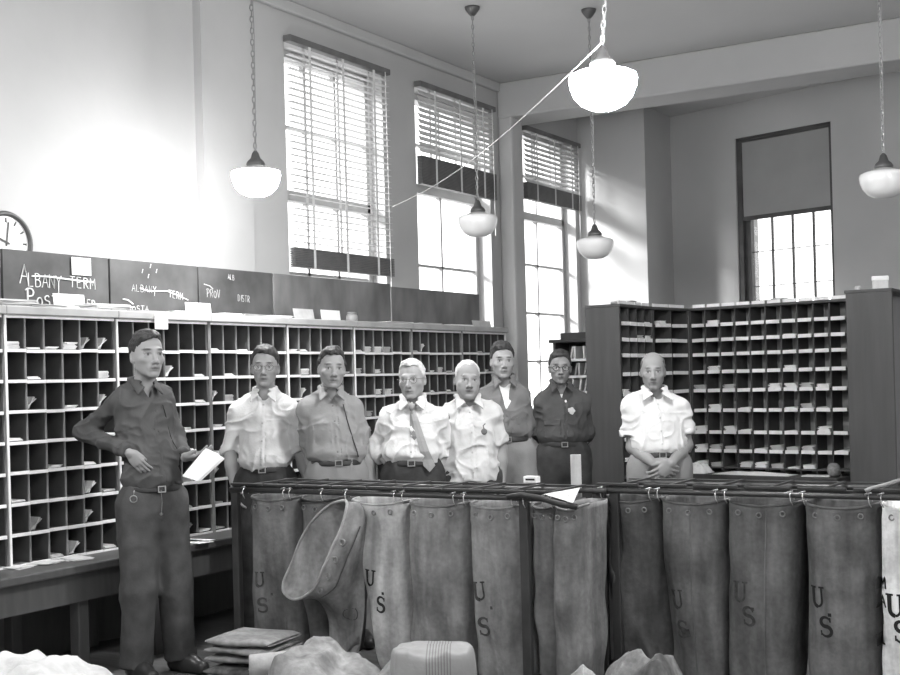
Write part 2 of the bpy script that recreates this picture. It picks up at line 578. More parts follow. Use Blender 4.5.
UW, UD, ROWH, NROW, TZ, CX = 0.765, 0.41, 0.1575, 8, 0.60, -5.21
UY0 = 3.515
def sorting_case(white, last=False):
    root = thing('mail_sorting_case', 'x', 'mail sorting case', (0, 0, 0), 0, 'open-front letter cases along the left wall')
    H = NROW * ROWH + 0.03
    t = 0.014
    for x0_ in (0, UW - t):
        b = MB(); b.box(x0_, x0_ + t, 0.012, UD, 0, H)
        mesh_obj('side_panel', b, M_caseIn, root)
    b = MB(); b.box(t, UW - t, 0.225, 0.235, 0, H)
    mesh_obj('back_board', b, M_caseBack, root)
    b = MB(); b.box(0.0005, UW - 0.0005, -0.03, UD, H, H + 0.045)
    mesh_obj('case_top', b, M_casetop, root, bevel=0.006)
    b = MB(); b.box(t, UW - t, -0.006, 0.004, H - 0.016, H)
    mesh_obj('top_rail', b, M_white, root)
    b = MB(); b.box(0.0005, t, -0.008, 0.012, 0, H)
    mesh_obj('front_post', b, M_white if white else M_div, root, bevel=0.003)
    b = MB(); b.box(UW - t + 0.008, UW - 0.0005, -0.004, 0.012, 0, H)
    mesh_obj('front_post', b, M_white if last else M_div, root)
    for i in range(NROW):
        z = i * ROWH
        b = MB(); b.box(t, UW - t, 0.004, 0.225, z, z + 0.008)
        s = mesh_obj('shelf', b, M_caseIn, root)
        e = MB()
        # hand-pasted paper strip: edge wobbles a little from hole to hole
        for k in range(6):
            x0 = t + (UW - 2 * t) * k / 6
            x1 = t + (UW - 2 * t) * (k + 1) / 6
            dz = random.uniform(-0.003, 0.003)
            lo = 0.0 if i == 0 else -0.006 + dz
            e.box(x0 + 0.001, x1 - 0.001, -0.006 + random.uniform(-.001, .001), 0.004, z + lo, z + 0.011 + dz)
        mesh_obj('shelf_edge', e, M_white, s)
    for k in range(1, 6):
        x = t + (UW - 2 * t) * k / 6
        b = MB(); b.box(x - 0.002, x + 0.002, 0.010, 0.225, 0, H)
        d = mesh_obj('divider', b, M_caseIn, root)
        e = MB(); e.box(x - 0.0026, x + 0.0026, 0.000, 0.010, 0.012, H - 0.016)
        mesh_obj('divider_edge', e, M_div, d)
    return root

R90 = math.pi / 2
where = ['cut off by the left picture edge', 'left of the dark-shirted man', 'right of the dark-shirted man\'s head',
         'behind the young man in glasses', 'between the young man and the grey-shirted man', 'behind the man with rolled grey sleeves',
         'behind the white-haired man with tie', 'at the far right end of the row']
pw, pg, pe = sorting_case(True), sorting_case(False), sorting_case(False, True)
used = set()
for i in range(8):
    loc = (CX, UY0 + i * UW, TZ)
    lab = 'open letter case on the long table, ' + where[i]
    proto = pe if i == 7 else (pw if i in (1, 2, 4, 5) else pg)
    if proto.name not in used:
        used.add(proto.name)
        proto.location = loc; proto.rotation_euler = (0, 0, R90); proto['label'] = lab
    else:
        dup(proto, loc, R90, lab)
E_END = UY0 + 8 * UW

# long dark table carrying the cases
root = thing('sorting_table', 'long low dark wooden table under the letter cases', 'table', (CX, 6.5, 0))
b = MB(); b.box(-0.45, 0.27, 2.9 - 6.5, E_END + 0.05 - 6.5, TZ - 0.045, TZ)
mesh_obj('table_top', b, M_table, root, bevel=0.008)
b = MB(); b.box(0.19, 0.215, 2.95 - 6.5, E_END - 6.5, TZ - 0.20, TZ - 0.045)
mesh_obj('apron', b, M_table, root)
b = MB(); b.box(-0.43, -0.41, 2.95 - 6.5, E_END - 6.5, 0.0, TZ - 0.045)  # added dark sheet standing in for the shade under the table
mesh_obj('shadow_panel', b, M_table, root)
for y in (3.2, 4.6, 5.15, 6.6, 8.1, 9.5):
    for x in (-0.38, 0.14):
        b = MB(); b.box(x - 0.035, x + 0.035, y - 6.5 - 0.035, y - 6.5 + 0.035, 0, TZ - 0.045)
        mesh_obj('leg', b, M_table, root, bevel=0.006)

# ------------------------------------------------------------------ blackboards standing on the cases
M_board = mat('slate_blackboard', 0.068, 0.65, 0.022, 5, detail=6)
M_boardw = mat('wiped_slate_blackboard', 0.15, 0.7, 0.06, 4, stretch=(1, 1, 0.5), detail=6)
M_chalk = mat('chalk', 0.66, 0.95)
M_chalkdim = mat('faint_chalk', 0.42, 0.95, 0.1, 30)
BBX, BB0, BB1 = -5.60, TZ + NROW * ROWH + 0.03 + 0.045, 2.28
cuts = [3.55, 4.60, 5.385, 6.16, 6.93, 8.43, 9.88]
bl = ['blackboard panel cut off by the left edge of the picture', 'blackboard panel with a crossed-out chalk line and two white cards, far left',
      'blackboard panel with slanting crossed-out chalk words, third along', 'blackboard panel with small chalk scribbles, before the first window',
      'wiped blank blackboard panel below the first window', 'wiped blackboard panel at the right end of the row']
def strokes(mb, text, px, py, hgt, width=1.0, slant=0.0, r=0.006, jit=0.03, X=BBX + 0.003, base=None, spacing=0.82):
    """Letter strokes laid on the blackboard plane, starting at photo pixel (px, py) = lower left."""
    p0 = on_x(px, py, X)
    x = 0
    for ch in text:
        for st in STROKES.get(ch, []):
            pts = []
            for (u, v) in st:
                yy = (x + u * width) * hgt + random.uniform(-jit, jit) * hgt * .4
                zz = v * hgt + random.uniform(-jit, jit) * hgt * .4 + slant * yy
                pts.append((X - base[0], p0.y + yy - base[1], p0.z + zz - base[2]))
            mb.tube(pts, r * .72, 4)
        x += (0.34 if ch in 'I. ' else spacing) * width
    return x * hgt
def chalk_line(mb, pxs, r, base, X=BBX + 0.004):
    mb.tube([on_x(px, py, X) - Vector(base) for px, py in pxs], r * .8, 4)

for i in range(6):
    y0, y1 = cuts[i] + 0.007, cuts[i + 1] - 0.007
    base = (BBX, (y0 + y1) / 2, BB0)
    root = thing('blackboard', bl[i], 'blackboard', base, 0, 'blackboards standing on the letter cases')
    h = BB1 - BB0 - (0.02 if i == 5 else 0)
    b = MB(); b.box(-0.02, 0.0, y0 - base[1], y1 - base[1], 0, h)
    mesh_obj('slate', b, M_board if i < 4 else M_boardw, root, bevel=0.003)
    if i == 1:
        m = MB(); strokes(m, 'A', 20, 283, 0.105, 0.9, 0.0, 0.0045, base=base)
        strokes(m, 'LBANY', 28, 286, 0.075, 0.92, -0.02, 0.004, base=base, spacing=.72)
        strokes(m, 'TERM', 70, 287, 0.062, 1.0, -.03, 0.004, base=base, spacing=.82)
        chalk_line(m, [(32, 276), (48, 276.5), (66, 279), (82, 281), (93, 282)], 0.0075, base)
        strokes(m, 'P', 27, 303, 0.082, 1.0, 0, 0.0065, base=base)
        strokes(m, 'OST', 37, 306, 0.06, 1.1, 0.02, 0.0055, base=base)
        strokes(m, 'ER', 87, 307, 0.045, 1.0, -.1, 0.0045, base=base)
        mesh_obj('chalk_writing', m, M_chalk, root)
    if i == 2:
        m = MB(); strokes(m, 'ALBANY', 132, 291, 0.042, 1.05, -0.02, 0.0022, base=base)
        strokes(m, 'TERM', 169, 297, 0.045, 0.9, -.12, 0.0028, base=base)
        chalk_line(m, [(140, 288), (148, 291), (157, 291), (167, 291), (177, 295), (188, 300)], 0.005, base)
        strokes(m, 'POSTA', 128, 310.5, 0.033, 1.35, 0, 0.0028, base=base)
        chalk_line(m, [(123, 299), (128, 300), (133, 304)], 0.006, base)
        for q in ((142, 273), (150, 268), (156, 273), (148, 278)):
            chalk_line(m, [q, (q[0] + 1, q[1] - 4)], 0.003, base)
        mesh_obj('chalk_writing', m, M_chalk, root)
    if i == 3:
        m = MB(); strokes(m, 'PROV', 207, 297, 0.055, 0.75, -0.02, 0.0028, base=base)
        strokes(m, 'DISTR', 238, 301, 0.045, 0.8, -0.05, 0.0026, base=base)
        strokes(m, 'ALB', 228, 279, 0.035, 0.8, -0.1, 0.0026, base=base)
        chalk_line(m, [(204, 284), (210, 286), (213, 289)], 0.004, base)
        mesh_obj('chalk_writing', m, M_chalkdim, root)

# ------------------------------------------------------------------ small things on top of the cases
def card(px0, py0, px1, py1, label, X, tilt=0.16, m=None, group='papers standing on the letter cases'):
    """Upright card between two photo corners (left-top, right-bottom) in the plane X; leans back."""
    p = on_x(px0, py1, X); q = on_x(px1, py1, X); t = on_x(px0, py0, X)
    w = (q.y - p.y); h = t.z - p.z
    o_ = Vector((X, (p.y + q.y) / 2, p.z))
    b = MB(); b.box(-0.0015, 0.0015, -w / 2, w / 2, 0, h)
    o = mesh_obj('card', b, m or M_card, loc=o_)
    o.rotation_euler = (0, -tilt, 0)
    tag(o, label, 'paper card', group)
    return o
card(72, 257, 91, 274.5, 'small white card stuck on the blackboard above the crossed-out chalk line', BBX + 0.008, 0.0, group='cards on the blackboard')
card(55, 293, 86, 314, 'large white card covering the middle of a chalk word, far left', -5.49, 0.12)
card(187, 302, 212, 319.5, 'white card leaning where the second and third chalk boards meet', -5.49, 0.12)
card(295, 308, 315, 321, 'grey-white card standing right of the chalk boards', -5.46, 0.2, M_paper2)
card(322, 309.5, 341, 323, 'white card standing beside the jar on the letter cases', -5.46, 0.12)
card(155, 314.5, 168, 329, 'white slip hanging over the case top above the dark-shirted man', CX + 0.034, 0.0)
card(474, 320, 492, 331, 'pale card leaning at the right end of the letter cases', -5.45, 0.2, M_paper2)
zt = BB0
p = on_x(352, 324, -5.42)
root = thing('jar', 'small squat grey jar between white card and wiped blackboard', 'jar', (p.x, p.y, zt))
b = MB(); b.lathe([(0.03, 0), (0.042, 0.004), (0.045, 0.03), (0.043, 0.055), (0.035, 0.066)], 20); mesh_obj('body', b, mat('grey_stoneware', 0.3, 0.4), root, smooth=True)
b = MB(); b.lathe([(0.036, 0.066), (0.037, 0.08), (0.025, 0.084)], 20); mesh_obj('lid', b, mat('tin_lid', 0.22, 0.4), root, smooth=True)
p = on_x(19, 312, -5.35)
b = MB(); b.box(-0.03, 0.03, -0.075, 0.075, 0, 0.045)
root = thing('chalk_eraser', 'dark felt eraser lying on the letter cases, far left', 'eraser', (-5.33, p.y, zt))
b = MB(); b.box(-0.028, 0.028, -0.072, 0.072, 0, 0.025); mesh_obj('felt', b, mat('felt', 0.06, 0.95), root)
b = MB(); b.box(-0.026, 0.026, -0.07, 0.07, 0.025, 0.045); mesh_obj('wood_back', b, mat('eraser_wood', 0.14, 0.6), root, bevel=0.004)

def sheets(mb, w, d, n, th=0.003, jit=0.012, rnd=None, tilt=0.0):
    z = 0
    for k in range(n):
        a = random.uniform(-.12, .12)
        M = Matrix.Translation((random.uniform(-jit, jit), random.uniform(-jit, jit), z)) @ Matrix.Rotation(a, 4, 'Z')
        mb.box(-w / 2, w / 2, -d / 2, d / 2, 0, th * 0.85, M)
        z += th
    return z
# loose paper piles along the case tops
pile_px = [(3, 'thick white paper pile at the left edge, on the letter cases'), (36, 'white paper pile below the chalk boards, left of the large card'), (100, 'paper pile below the seam of the first two chalk boards'),
           (116, 'dark notebook pile behind the dark-shirted man'), (140, 'pale paper pile above the dark-shirted man\'s head'), (178, 'untidy paper pile left of the leaning white card'),
           (224, 'long paper pile right of the leaning white card'), (243, 'grey curled paper pile above the young man in glasses'), (268, 'thin white paper pile below the first window'),
           (390, 'thin paper pile above the white-haired man'), (420, 'thin paper pile nearer the end of the cases'), (452, 'thin paper pile at the end of the cases')]
for px, lab in pile_px:
    p = on_x(px, 316, -5.36)
    b = MB()
    n = random.choice((3, 5, 8, 10)) if px < 300 else 4
    sheets(b, 0.16, 0.26 if px < 300 else 0.34, n, 0.004, 0.015)
    o = mesh_obj('paper_pile', b, M_paper3 if 'grey' in lab or 'dark' in lab else (M_paper if px % 3 else M_paper2), loc=(-5.33, p.y, zt))
    tag(o, lab, 'papers', 'loose papers on top of the letter cases')

# ------------------------------------------------------------------ letters in the pigeonholes of the wall cases
ordn = ['top', 'second', 'third', 'fourth', 'fifth', 'sixth', 'seventh', 'bottom']
numw = lambda n: str(n) + ('th' if 10 <= n % 100 <= 20 else {1: 'st', 2: 'nd', 3: 'rd'}.get(n % 10, 'th'))
cw = (UW - 0.028) / 6
def visible_from_men(q):
    """pixel of a world point, to leave out letters hidden behind the men"""
    xc = q[0] * cY + q[1] * sY; d = -q[0] * sY + q[1] * cY
    a = xc / d * F_PX; b = -(q[2] - CAM_Z) / d * F_PX
    return PX + a * cR + b * sR, PY - a * sR + b * cR
MEN_BOX = [(128, 334, 166, 380), (112, 382, 178, 600), (246, 346, 284, 400), (226, 400, 302, 600), (314, 348, 348, 395), (304, 398, 362, 600), (396, 360, 428, 405), (372, 408, 446, 600), (452, 363, 482, 404), (444, 400, 500, 600), (490, 344, 520, 600), (0, 572, 900, 675), (234, 484, 900, 675)]
def hidden(px, py):
    return any(x0 < px < x1 and y0 < py < y1 for x0, y0, x1, y1 in MEN_BOX) or px < -2
letter_meshes = []
def letter_bundle(kind):
    b = MB()
    if kind == 0:      # a few flat envelopes
        sheets(b, 0.085, 0.17, random.choice((2, 3, 4)), 0.005, 0.008)
    elif kind == 1:    # thicker bundle
        sheets(b, 0.09, 0.17, random.choice((6, 8)), 0.005, 0.006)
    else:              # envelopes slumped against the divider
        for k in range(3):
            M = Matrix.Translation((-0.045 + 0.012 * k, 0, 0.004)) @ Matrix.Rotation(-0.6 - 0.25 * k, 4, 'Y')
            b.box(0, 0.09 - 0.01 * k, -0.085, 0.085, 0, 0.003, M)
    me = mesh_obj('letters', b, M_paper)
    data = me.data
    bpy.data.objects.remove(me)
    return data
LM = [[letter_bundle(k) for _ in range(3)] for k in range(3)]
M_letters = [M_card, M_paper2, M_paper, M_card, M_paper]
LMAT = {}
def letters_at(name, kind, loc, rot, label, group, mi):
    base = random.choice(LM[kind])
    key = (base.name, mi)
    if key not in LMAT:
        c = base.copy(); c.materials.clear(); c.materials.append(M_letters[mi]); LMAT[key] = c
    o = bpy.data.objects.new(name, LMAT[key])
    COL.objects.link(o)
    o.location = loc; o.rotation_euler = (0, 0, rot)
    tag(o, label, 'letters', group)
    return o
kn = ['few flat envelopes', 'thick bundle of letters', 'slumped envelopes']
for u in range(8):
    for c in range(6):
        for r in range(NROW):
            dens = (0.55 if u < 2 else 0.75) if r > 0 else 0.4
            if random.random() > dens:
                continue
            kind = random.choice((0, 0, 0, 1, 2))
            y = UY0 + u * UW + 0.014 + cw * (c + 0.5)
            z = TZ + (NROW - 1 - r) * ROWH + 0.0125
            px, py = visible_from_men((CX, y, z + 0.02))
            if hidden(px, py):
                continue
            letters_at('letters', kind, (CX - 0.108 + random.uniform(-.01, .012), y + random.uniform(-.008, .012), z), R90,
                       '%s in the left wall cases, %s row, %s hole along' % (kn[kind], ordn[r], numw(u * 6 + c + 1)),
                       'letters in the wall cases', random.randrange(5))
# loose letters on the table edge in front of the cases
for px, py, lab, rz in ((16, 566, 'sheaf of letters on the table edge, far left', .1), (42, 562, 'long grey papers on the table left of the dark-shirted man', .3), (70, 558, 'scattered papers on the table beside the dark-shirted man\'s leg', -.2),
                        (199, 540.5, 'white envelope on the table right of the dark-shirted man', .25), (216, 541.5, 'white envelope nearest the rack end, on the table', -.15)):
    q = on_z(px, py, TZ + 0.006)
    b = MB(); sheets(b, 0.11, 0.2, 3 if px < 100 else 1, 0.003, 0.03)
    o = mesh_obj('loose_letters', b, M_paper2 if px < 100 else M_paper, loc=(min(q.x, -5.02), q.y, TZ), rotz=R90 + rz)
    tag(o, lab, 'letters', 'letters lying on the table edge')

# ------------------------------------------------------------------ the booth of dark cases on the right
M_booth = mat('dark_oak', 0.06, 0.5, 0.008, 3, stretch=(6, 6, 0.6))
M_boothIn = mat('dark_oak_inside', 0.12, 0.6, 0.012, 4)
M_boothBack = mat('booth_back_board', 0.27, 0.7, 0.02, 4)
M_label = mat('label_strip_card', 0.82, 0.7, 0.05, 25)
ZR = [1.867, 1.75, 1.636, 1.50, 1.355, 1.20, 1.03, 0.885]     # shelf heights (edges)
BZ, BT = 0.72, 1.985
def booth_case(name, label, p0, p1, ncol, depth, lab_p=1.0, skip=()):
    """Dark case whose open face runs p0 -> p1 (left to right as seen from the front)."""
    p0 = Vector(p0); p1 = Vector(p1)
    L = (p1 - p0).length
    rz = math.atan2(p1.y - p0.y, p1.x - p0.x)
    root = thing(name, label, 'mail sorting case', (p0.x, p0.y, 0), rz, 'dark oak letter cases of the corner booth')
    t = 0.022
    for x0_ in (0, L - t):
        b = MB(); b.box(x0_, x0_ + t, 0, depth, 0, BT)
        mesh_obj('side_panel', b, M_booth, root, bevel=0.003)
    b = MB(); b.box(t, L - t, 0.185, 0.195, BZ, BT)
    mesh_obj('back_board', b, M_boothBack, root)
    b = MB(); b.box(t, L - t, depth - 0.012, depth, 0, BZ)
    mesh_obj('lower_back', b, M_booth, root)
    b = MB(); b.box(0, L, -0.01, depth, BT, BT + 0.022)
    mesh_obj('case_top', b, M_booth, root, bevel=0.004)
    w = (L - 2 * t) / ncol
    for i, z in enumerate(ZR + [BZ + 0.035]):
        b = MB(); b.box(t, L - t, 0.006, 0.185, z - 0.006, z + 0.006)
        s = mesh_obj('shelf', b, M_boothIn, root)
        if i == len(ZR):
            continue
        for c in range(ncol):
            if random.random() > lab_p:
                continue
            e = MB()
            g = 0.011
            M = Matrix.Translation((t + w * (c + .5) + random.uniform(-.003, .003), -0.004, z)) @ Matrix.Rotation(random.uniform(-.02, .02), 4, 'Y')
            e.box(-w / 2 + g, w / 2 - g, -0.003, 0.003, -0.013, 0.014, M)
            mesh_obj('label_strip', e, M_label, s)
    for c in range(1, ncol):
        b = MB(); b.box(t + w * c - 0.004, t + w * c + 0.004, 0.0, 0.185, BZ, BT)
        mesh_obj('divider', b, M_booth, root)
    return root, p0, rz, w, t
_q = on_x(653, 330, -3.56)
Q1 = (-3.56, 8.30, 0); Q2 = (-3.56, _q.y, 0); Q3 = (-3.47, 9.46, 0); Q4 = (-2.175, 9.254, 0)
wing = booth_case('mail_sorting_case', 'dark oak case wing with its plain end panel beside the bald man', Q1, Q2, 4, 0.27)
diag = booth_case('mail_sorting_case', 'narrow dark case set across the booth corner, behind the bald man', Q2, Q3, 2, 0.2)
main = booth_case('mail_sorting_case', 'wide dark oak case of ten labelled columns under the far window', Q3, Q4, 10, 0.28)
main[0]['label'] = 'wide dark oak case of ten labelled columns under the far window'
right = booth_case('mail_sorting_case', 'dark oak case end panel at right edge of booth, box on top', (-1.97, 9.22, 0), (-1.97, 8.30, 0), 5, 0.29, 0.0)
# label cards standing along the top of the booth cases and mail lying in them
cnt = 0
for (root, p0, rz, w, t), ncol, nm in ((wing, 4, 'booth wing beside the bald man'), (diag, 2, 'booth corner case'), (main, 10, 'wide booth case')):
    R = Matrix.Translation(p0) @ Matrix.Rotation(rz, 4, 'Z')
    for c in range(ncol):
        q = R @ Vector((t + w * (c + .5), 0.02, BT + 0.022))
        b = MB(); b.box(-w / 2 + 0.01, w / 2 - 0.01, -0.003, 0.003, 0, 0.026)
        o = mesh_obj('name_card', b, M_label, loc=q, rotz=rz)
        tag(o, 'white name card on top of the %s, %s column' % (nm, numw(c + 1)), 'card', 'name cards along the booth top')
        if random.random() < 0.45 and c < 9:
            b = MB(); sheets(b, w * 0.8, 0.16, random.choice((4, 8, 10)), 0.004, 0.006)
            q = R @ Vector((t + w * (c + .5), 0.13, BT + 0.022))
            o = mesh_obj('paper_pile', b, M_paper2 if c % 2 else M_paper3, loc=q, rotz=rz)
            tag(o, 'papers lying on top of the %s, %s column' % (nm, numw(c + 1)), 'papers', 'papers on the booth top')
    zs = ZR + [BZ + 0.035]
    for c in range(ncol):
        for r, z in enumerate(zs):
            dens = 0.12 if r < 4 else 0.55
            if 'wide' not in nm:
                dens = 0.3 if r < 5 else 0.0
            if random.random() > dens:
                continue
            kind = random.choice((0, 1, 1))
            q = R @ Vector((t + w * (c + .5), 0.085, z + 0.0065))
            px, py = visible_from_men(q)
            if 618 < px < 694 and py > 352:
                continue
            letters_at('letters', kind, q, rz, '%s in the %s, shelf %d, column %d' % (kn[kind], nm, r + 1, c + 1), 'letters in the booth cases', random.choice((1, 3, 0)))
# writing ledge and the papers on it
dv = Vector(Q4) - Vector(Q3); rz = math.atan2(dv.y, dv.x)
root = thing('desk_ledge', 'dark ledge below the wide booth case, covered in papers', 'desk', Q3, rz)
L = dv.length
b = MB(); b.box(0.02, L - 0.02, -0.24, -0.012, BZ - 0.04, BZ); mesh_obj('top', b, M_booth, root, bevel=0.005)
b = MB(); b.box(0.02, L - 0.02, -0.20, -0.18, BZ - 0.16, BZ - 0.04); mesh_obj('apron', b, M_booth, root)
for x in (0.06, L - 0.06):
    b = MB(); b.box(x - 0.03, x + 0.03, -0.2, -0.14, 0, BZ - 0.04); mesh_obj('leg', b, M_booth, root)
R = Matrix.Translation(Q3) @ Matrix.Rotation(rz, 4, 'Z')
def crumple(w, d, h, amp, nx=14, ny=10, seed=0):
    mb = MB()
    vs = []; fs = []
    for j in range(ny + 1):
        for i in range(nx + 1):
            u, v = i / nx - .5, j / ny - .5
            n = mnoise.noise(Vector((u * 5 + seed, v * 5, seed * 1.7)))
            vs.append((u * w, v * d, max(0.002, h * (1 - (2 * u) ** 4) * (1 - (2 * v) ** 4) + amp * n)))
    for j in range(ny):
        for i in range(nx):
            k = j * (nx + 1) + i
            fs.append((k, k + 1, k + nx + 2, k + nx + 1))
    o = len(vs)
    vs += [(x, y, 0.0) for x, y, z in vs]
    fs += [tuple(reversed([i + o for i in q])) for q in fs]
    ring = [i for i in range(nx + 1)] + [j * (nx + 1) + nx for j in range(1, ny + 1)] + [ny * (nx + 1) + i for i in range(nx - 1, -1, -1)] + [j * (nx + 1) for j in range(ny - 1, 0, -1)]
    for a, b_ in zip(ring, ring[1:] + ring[:1]):
        fs.append((b_, a, a + o, b_ + o))
    return mb.add(vs, fs)
o = mesh_obj('wrapping_paper', crumple(0.24, 0.17, 0.07, 0.03, seed=3), M_paper, loc=R @ Vector((0.10, -0.13, BZ)), rotz=rz); tag(o, 'crumpled white papers on the ledge beside the bald man', 'papers')
o = mesh_obj('long_sheet', crumple(0.62, 0.17, 0.016, 0.01, 24, 8, seed=5), M_paper, loc=R @ Vector((0.60, -0.135, BZ)), rotz=rz + 0.01); tag(o, 'long white paper sheet spread along the booth ledge', 'papers')
b = MB(); sheets(b, 0.2, 0.12, 2)
o = mesh_obj('envelope', b, M_paper, loc=R @ Vector((1.10, -0.12, BZ)), rotz=rz + .2); tag(o, 'single white envelope at the right end of the ledge', 'envelope')
root = thing('twine_ball', 'grey ball of twine at the right end of the booth ledge', 'twine', R @ Vector((1.22, -0.13, BZ)))
b = MB()
b.lathe([(0.012, 0), (0.036, 0.012), (0.046, 0.035), (0.048, 0.055), (0.042, 0.08), (0.024, 0.096), (0.006, 0.1)], 20)
mesh_obj('ball', b, mat('jute_twine', 0.26, 0.9, 0.06, 60, bump=0.4), root, smooth=True)
b = MB(); b.tube([(0.04, 0, 0.05), (0.055, -0.01, 0.02), (0.06, -0.05, 0.004)], 0.0025, 5); mesh_obj('loose_end', b, MATS['jute_twine'], root)
# box and cup on the right end case
q = on_y(880, 287, 8.45)
root = thing('paper_box', 'small pale box on top of the right booth case', 'box', (q.x, 8.46, BT + 0.022), 0.2)
b = MB(); b.box(-0.05, 0.05, -0.045, 0.045, 0, 0.075); mesh_obj('body', b, M_paper2, root, bevel=0.006)
b = MB(); b.box(-0.053, 0.053, -0.048, 0.048, 0.06, 0.088); mesh_obj('lid', b, M_paper, root, bevel=0.005)
q = on_y(858, 290, 8.5)
b = MB(); b.lathe([(0.012, 0), (0.018, 0.004), (0.02, 0.03), (0.016, 0.036)], 14)
o = mesh_obj('ink_bottle', b, M_paper2, loc=(q.x, 8.5, BT + 0.022), smooth=True); tag(o, 'tiny pale ink bottle left of the small box', 'bottle')

# ------------------------------------------------------------------ dark bookcase by the far window
q0 = on_y(553, 350, 10.2)
bw, bd, bh = 0.75, 0.3, 1.80
root = thing('bookcase', 'dark low bookcase with papers, between the far window and booth', 'bookcase', (q0.x, 10.2, 0), 0.0)
b = MB(); b.box(0, 0.025, 0, bd, 0, bh); b.box(bw - 0.025, bw, 0, bd, 0, bh); b.box(0.025, bw - 0.025, bd - 0.015, bd, 0, bh)
mesh_obj('carcass', b, M_booth, root)
b = MB(); b.box(-0.03, bw + 0.03, -0.03, bd, bh, bh + 0.03); mesh_obj('top', b, M_booth, root, bevel=0.006)
b = MB(); b.box(0.05, bw - 0.05, 0.05, bd, bh + 0.03, bh + 0.09); mesh_obj('raised_ledge', b, M_booth, root, bevel=0.006)
shz = [0.06, 0.35, 0.65, 0.9, 1.15, 1.35, 1.49, 1.64]
for z in shz:
    b = MB(); b.box(0.025, bw - 0.025, 0.01, bd - 0.015, z - 0.008, z + 0.008)
    s = mesh_obj('shelf', b, M_boothIn, root)
    if z > 1.2:
        e = MB(); e.box(0.03, bw - 0.03, 0.0, 0.01, z - 0.011, z + 0.012); mesh_obj('shelf_edge', e, M_white, s)
k = 0
for z in (1.64, 1.49, 1.35):
    for x in (0.16, 0.2, 0.24, 0.29, 0.33, 0.40):
        if random.random() < 0.2:
            continue
        k += 1
        b = MB(); b.box(-0.008, 0.008, -0.09, 0.09, 0, 0.115)
        o = mesh_obj('pamphlet', b, random.choice((M_paper, M_paper2, M_paper3)), loc=(q0.x + x, 10.2 + 0.12, z + 0.0095))
        o.rotation_euler = (0, random.choice((0, .15, .2)) , 0)
        tag(o, 'upright pamphlet in the dark bookcase, %s shelf, %s from the left' % (ordn[[1.64, 1.49, 1.35].index(z)], numw(k)), 'pamphlet', 'pamphlets in the bookcase')
# ------------------------------------------------------------------ mail sack racks
from mathutils.bvhtree import BVHTree
M_iron = mat('black_iron', 0.055, 0.4, 0.01, 10, metal=0.3, spec=0.5)
M_chrome = mat('bright_hook_metal', 0.45, 0.3, metal=0.9)
RZ, RD = 0.95, 0.42

def rack(label, X0, X1, Yf, posts):
    root = thing('sack_rack', label, 'mail sack rack', ((X0 + X1) / 2, Yf, 0), 0, 'iron racks holding the mail sacks')
    cx = (X0 + X1) / 2
    for nm, y in (('front_rail', 0.0), ('back_rail', RD)):
        b = MB(); b.tube([(X0 - cx, y, RZ), (X1 - cx, y, RZ)], 0.013, 10)
        mesh_obj(nm, b, M_iron, root, smooth=True)
    for nm, y in (('front_bar', 0.02), ('back_bar', RD + 0.02)):
        b = MB(); b.box(X0 - cx, X1 - cx, y - 0.004, y + 0.03, RZ + 0.014, RZ + 0.022)
        mesh_obj(nm, b, M_iron, root)
    for i in range(9):
        x = X0 - cx + (X1 - X0) * (i + .5) / 9
        b = MB(); b.box(x - 0.008, x + 0.008, 0.0, RD, RZ + 0.022, RZ + 0.03)
        mesh_obj('cross_bar', b, M_iron, root)
        b = MB(); b.box(x - 0.10, x + 0.11, -0.006, 0.014, RZ + 0.024, RZ + 0.036)
        mesh_obj('latch_bar', b, M_iron, root, bevel=0.002)
    for x in posts:
        for y in (0.015, RD - 0.015):
            b = MB(); b.box(x - cx - 0.022, x - cx + 0.022, y - 0.016, y + 0.016, 0.012, RZ - 0.012)
            p = mesh_obj('post', b, M_iron, root, bevel=0.004)
            b = MB(); b.box(x - cx - 0.05, x - cx + 0.05, y - 0.04, y + 0.04, 0.0, 0.012)
            mesh_obj('foot_plate', b, M_iron, p)
        b = MB(); b.box(x - cx - 0.012, x - cx + 0.012, 0.03, RD - 0.03, 0.10, 0.13)
        mesh_obj('stretcher', b, M_iron, root)
    return root
YL, YR = 5.03, 5.47
rk1 = rack('left iron sack rack with the open flapped sack, in front of the men', -4.39, -2.43, YL, (-4.365, -2.655))
rk2 = rack('right iron sack rack with the white sack, in front of bald man', -2.505, -0.35, YR, (-2.47, -2.43 + 0.03, -0.40))

def hooks_for(rackobj, xs):
    for x in xs:
        lx = x - rackobj.location.x
        for y in (0.0,):
            b = MB()
            pts = [(lx + 0.012, -0.018, RZ - 0.042), (lx + 0.004, -0.022, RZ - 0.025), (lx, -0.02, RZ), (lx, 0.0, RZ + 0.018), (lx + .004, 0.018, RZ + 0.004), (lx + 0.01, 0.016, RZ - 0.02)]
            b.tube(pts, 0.0024, 6)
            b.tube([(lx - 0.014, -0.018, RZ + 0.012), (lx + 0.014, -0.02, RZ + 0.02)], 0.004, 5)
            mesh_obj('hook', b, M_chrome, rackobj, smooth=True)

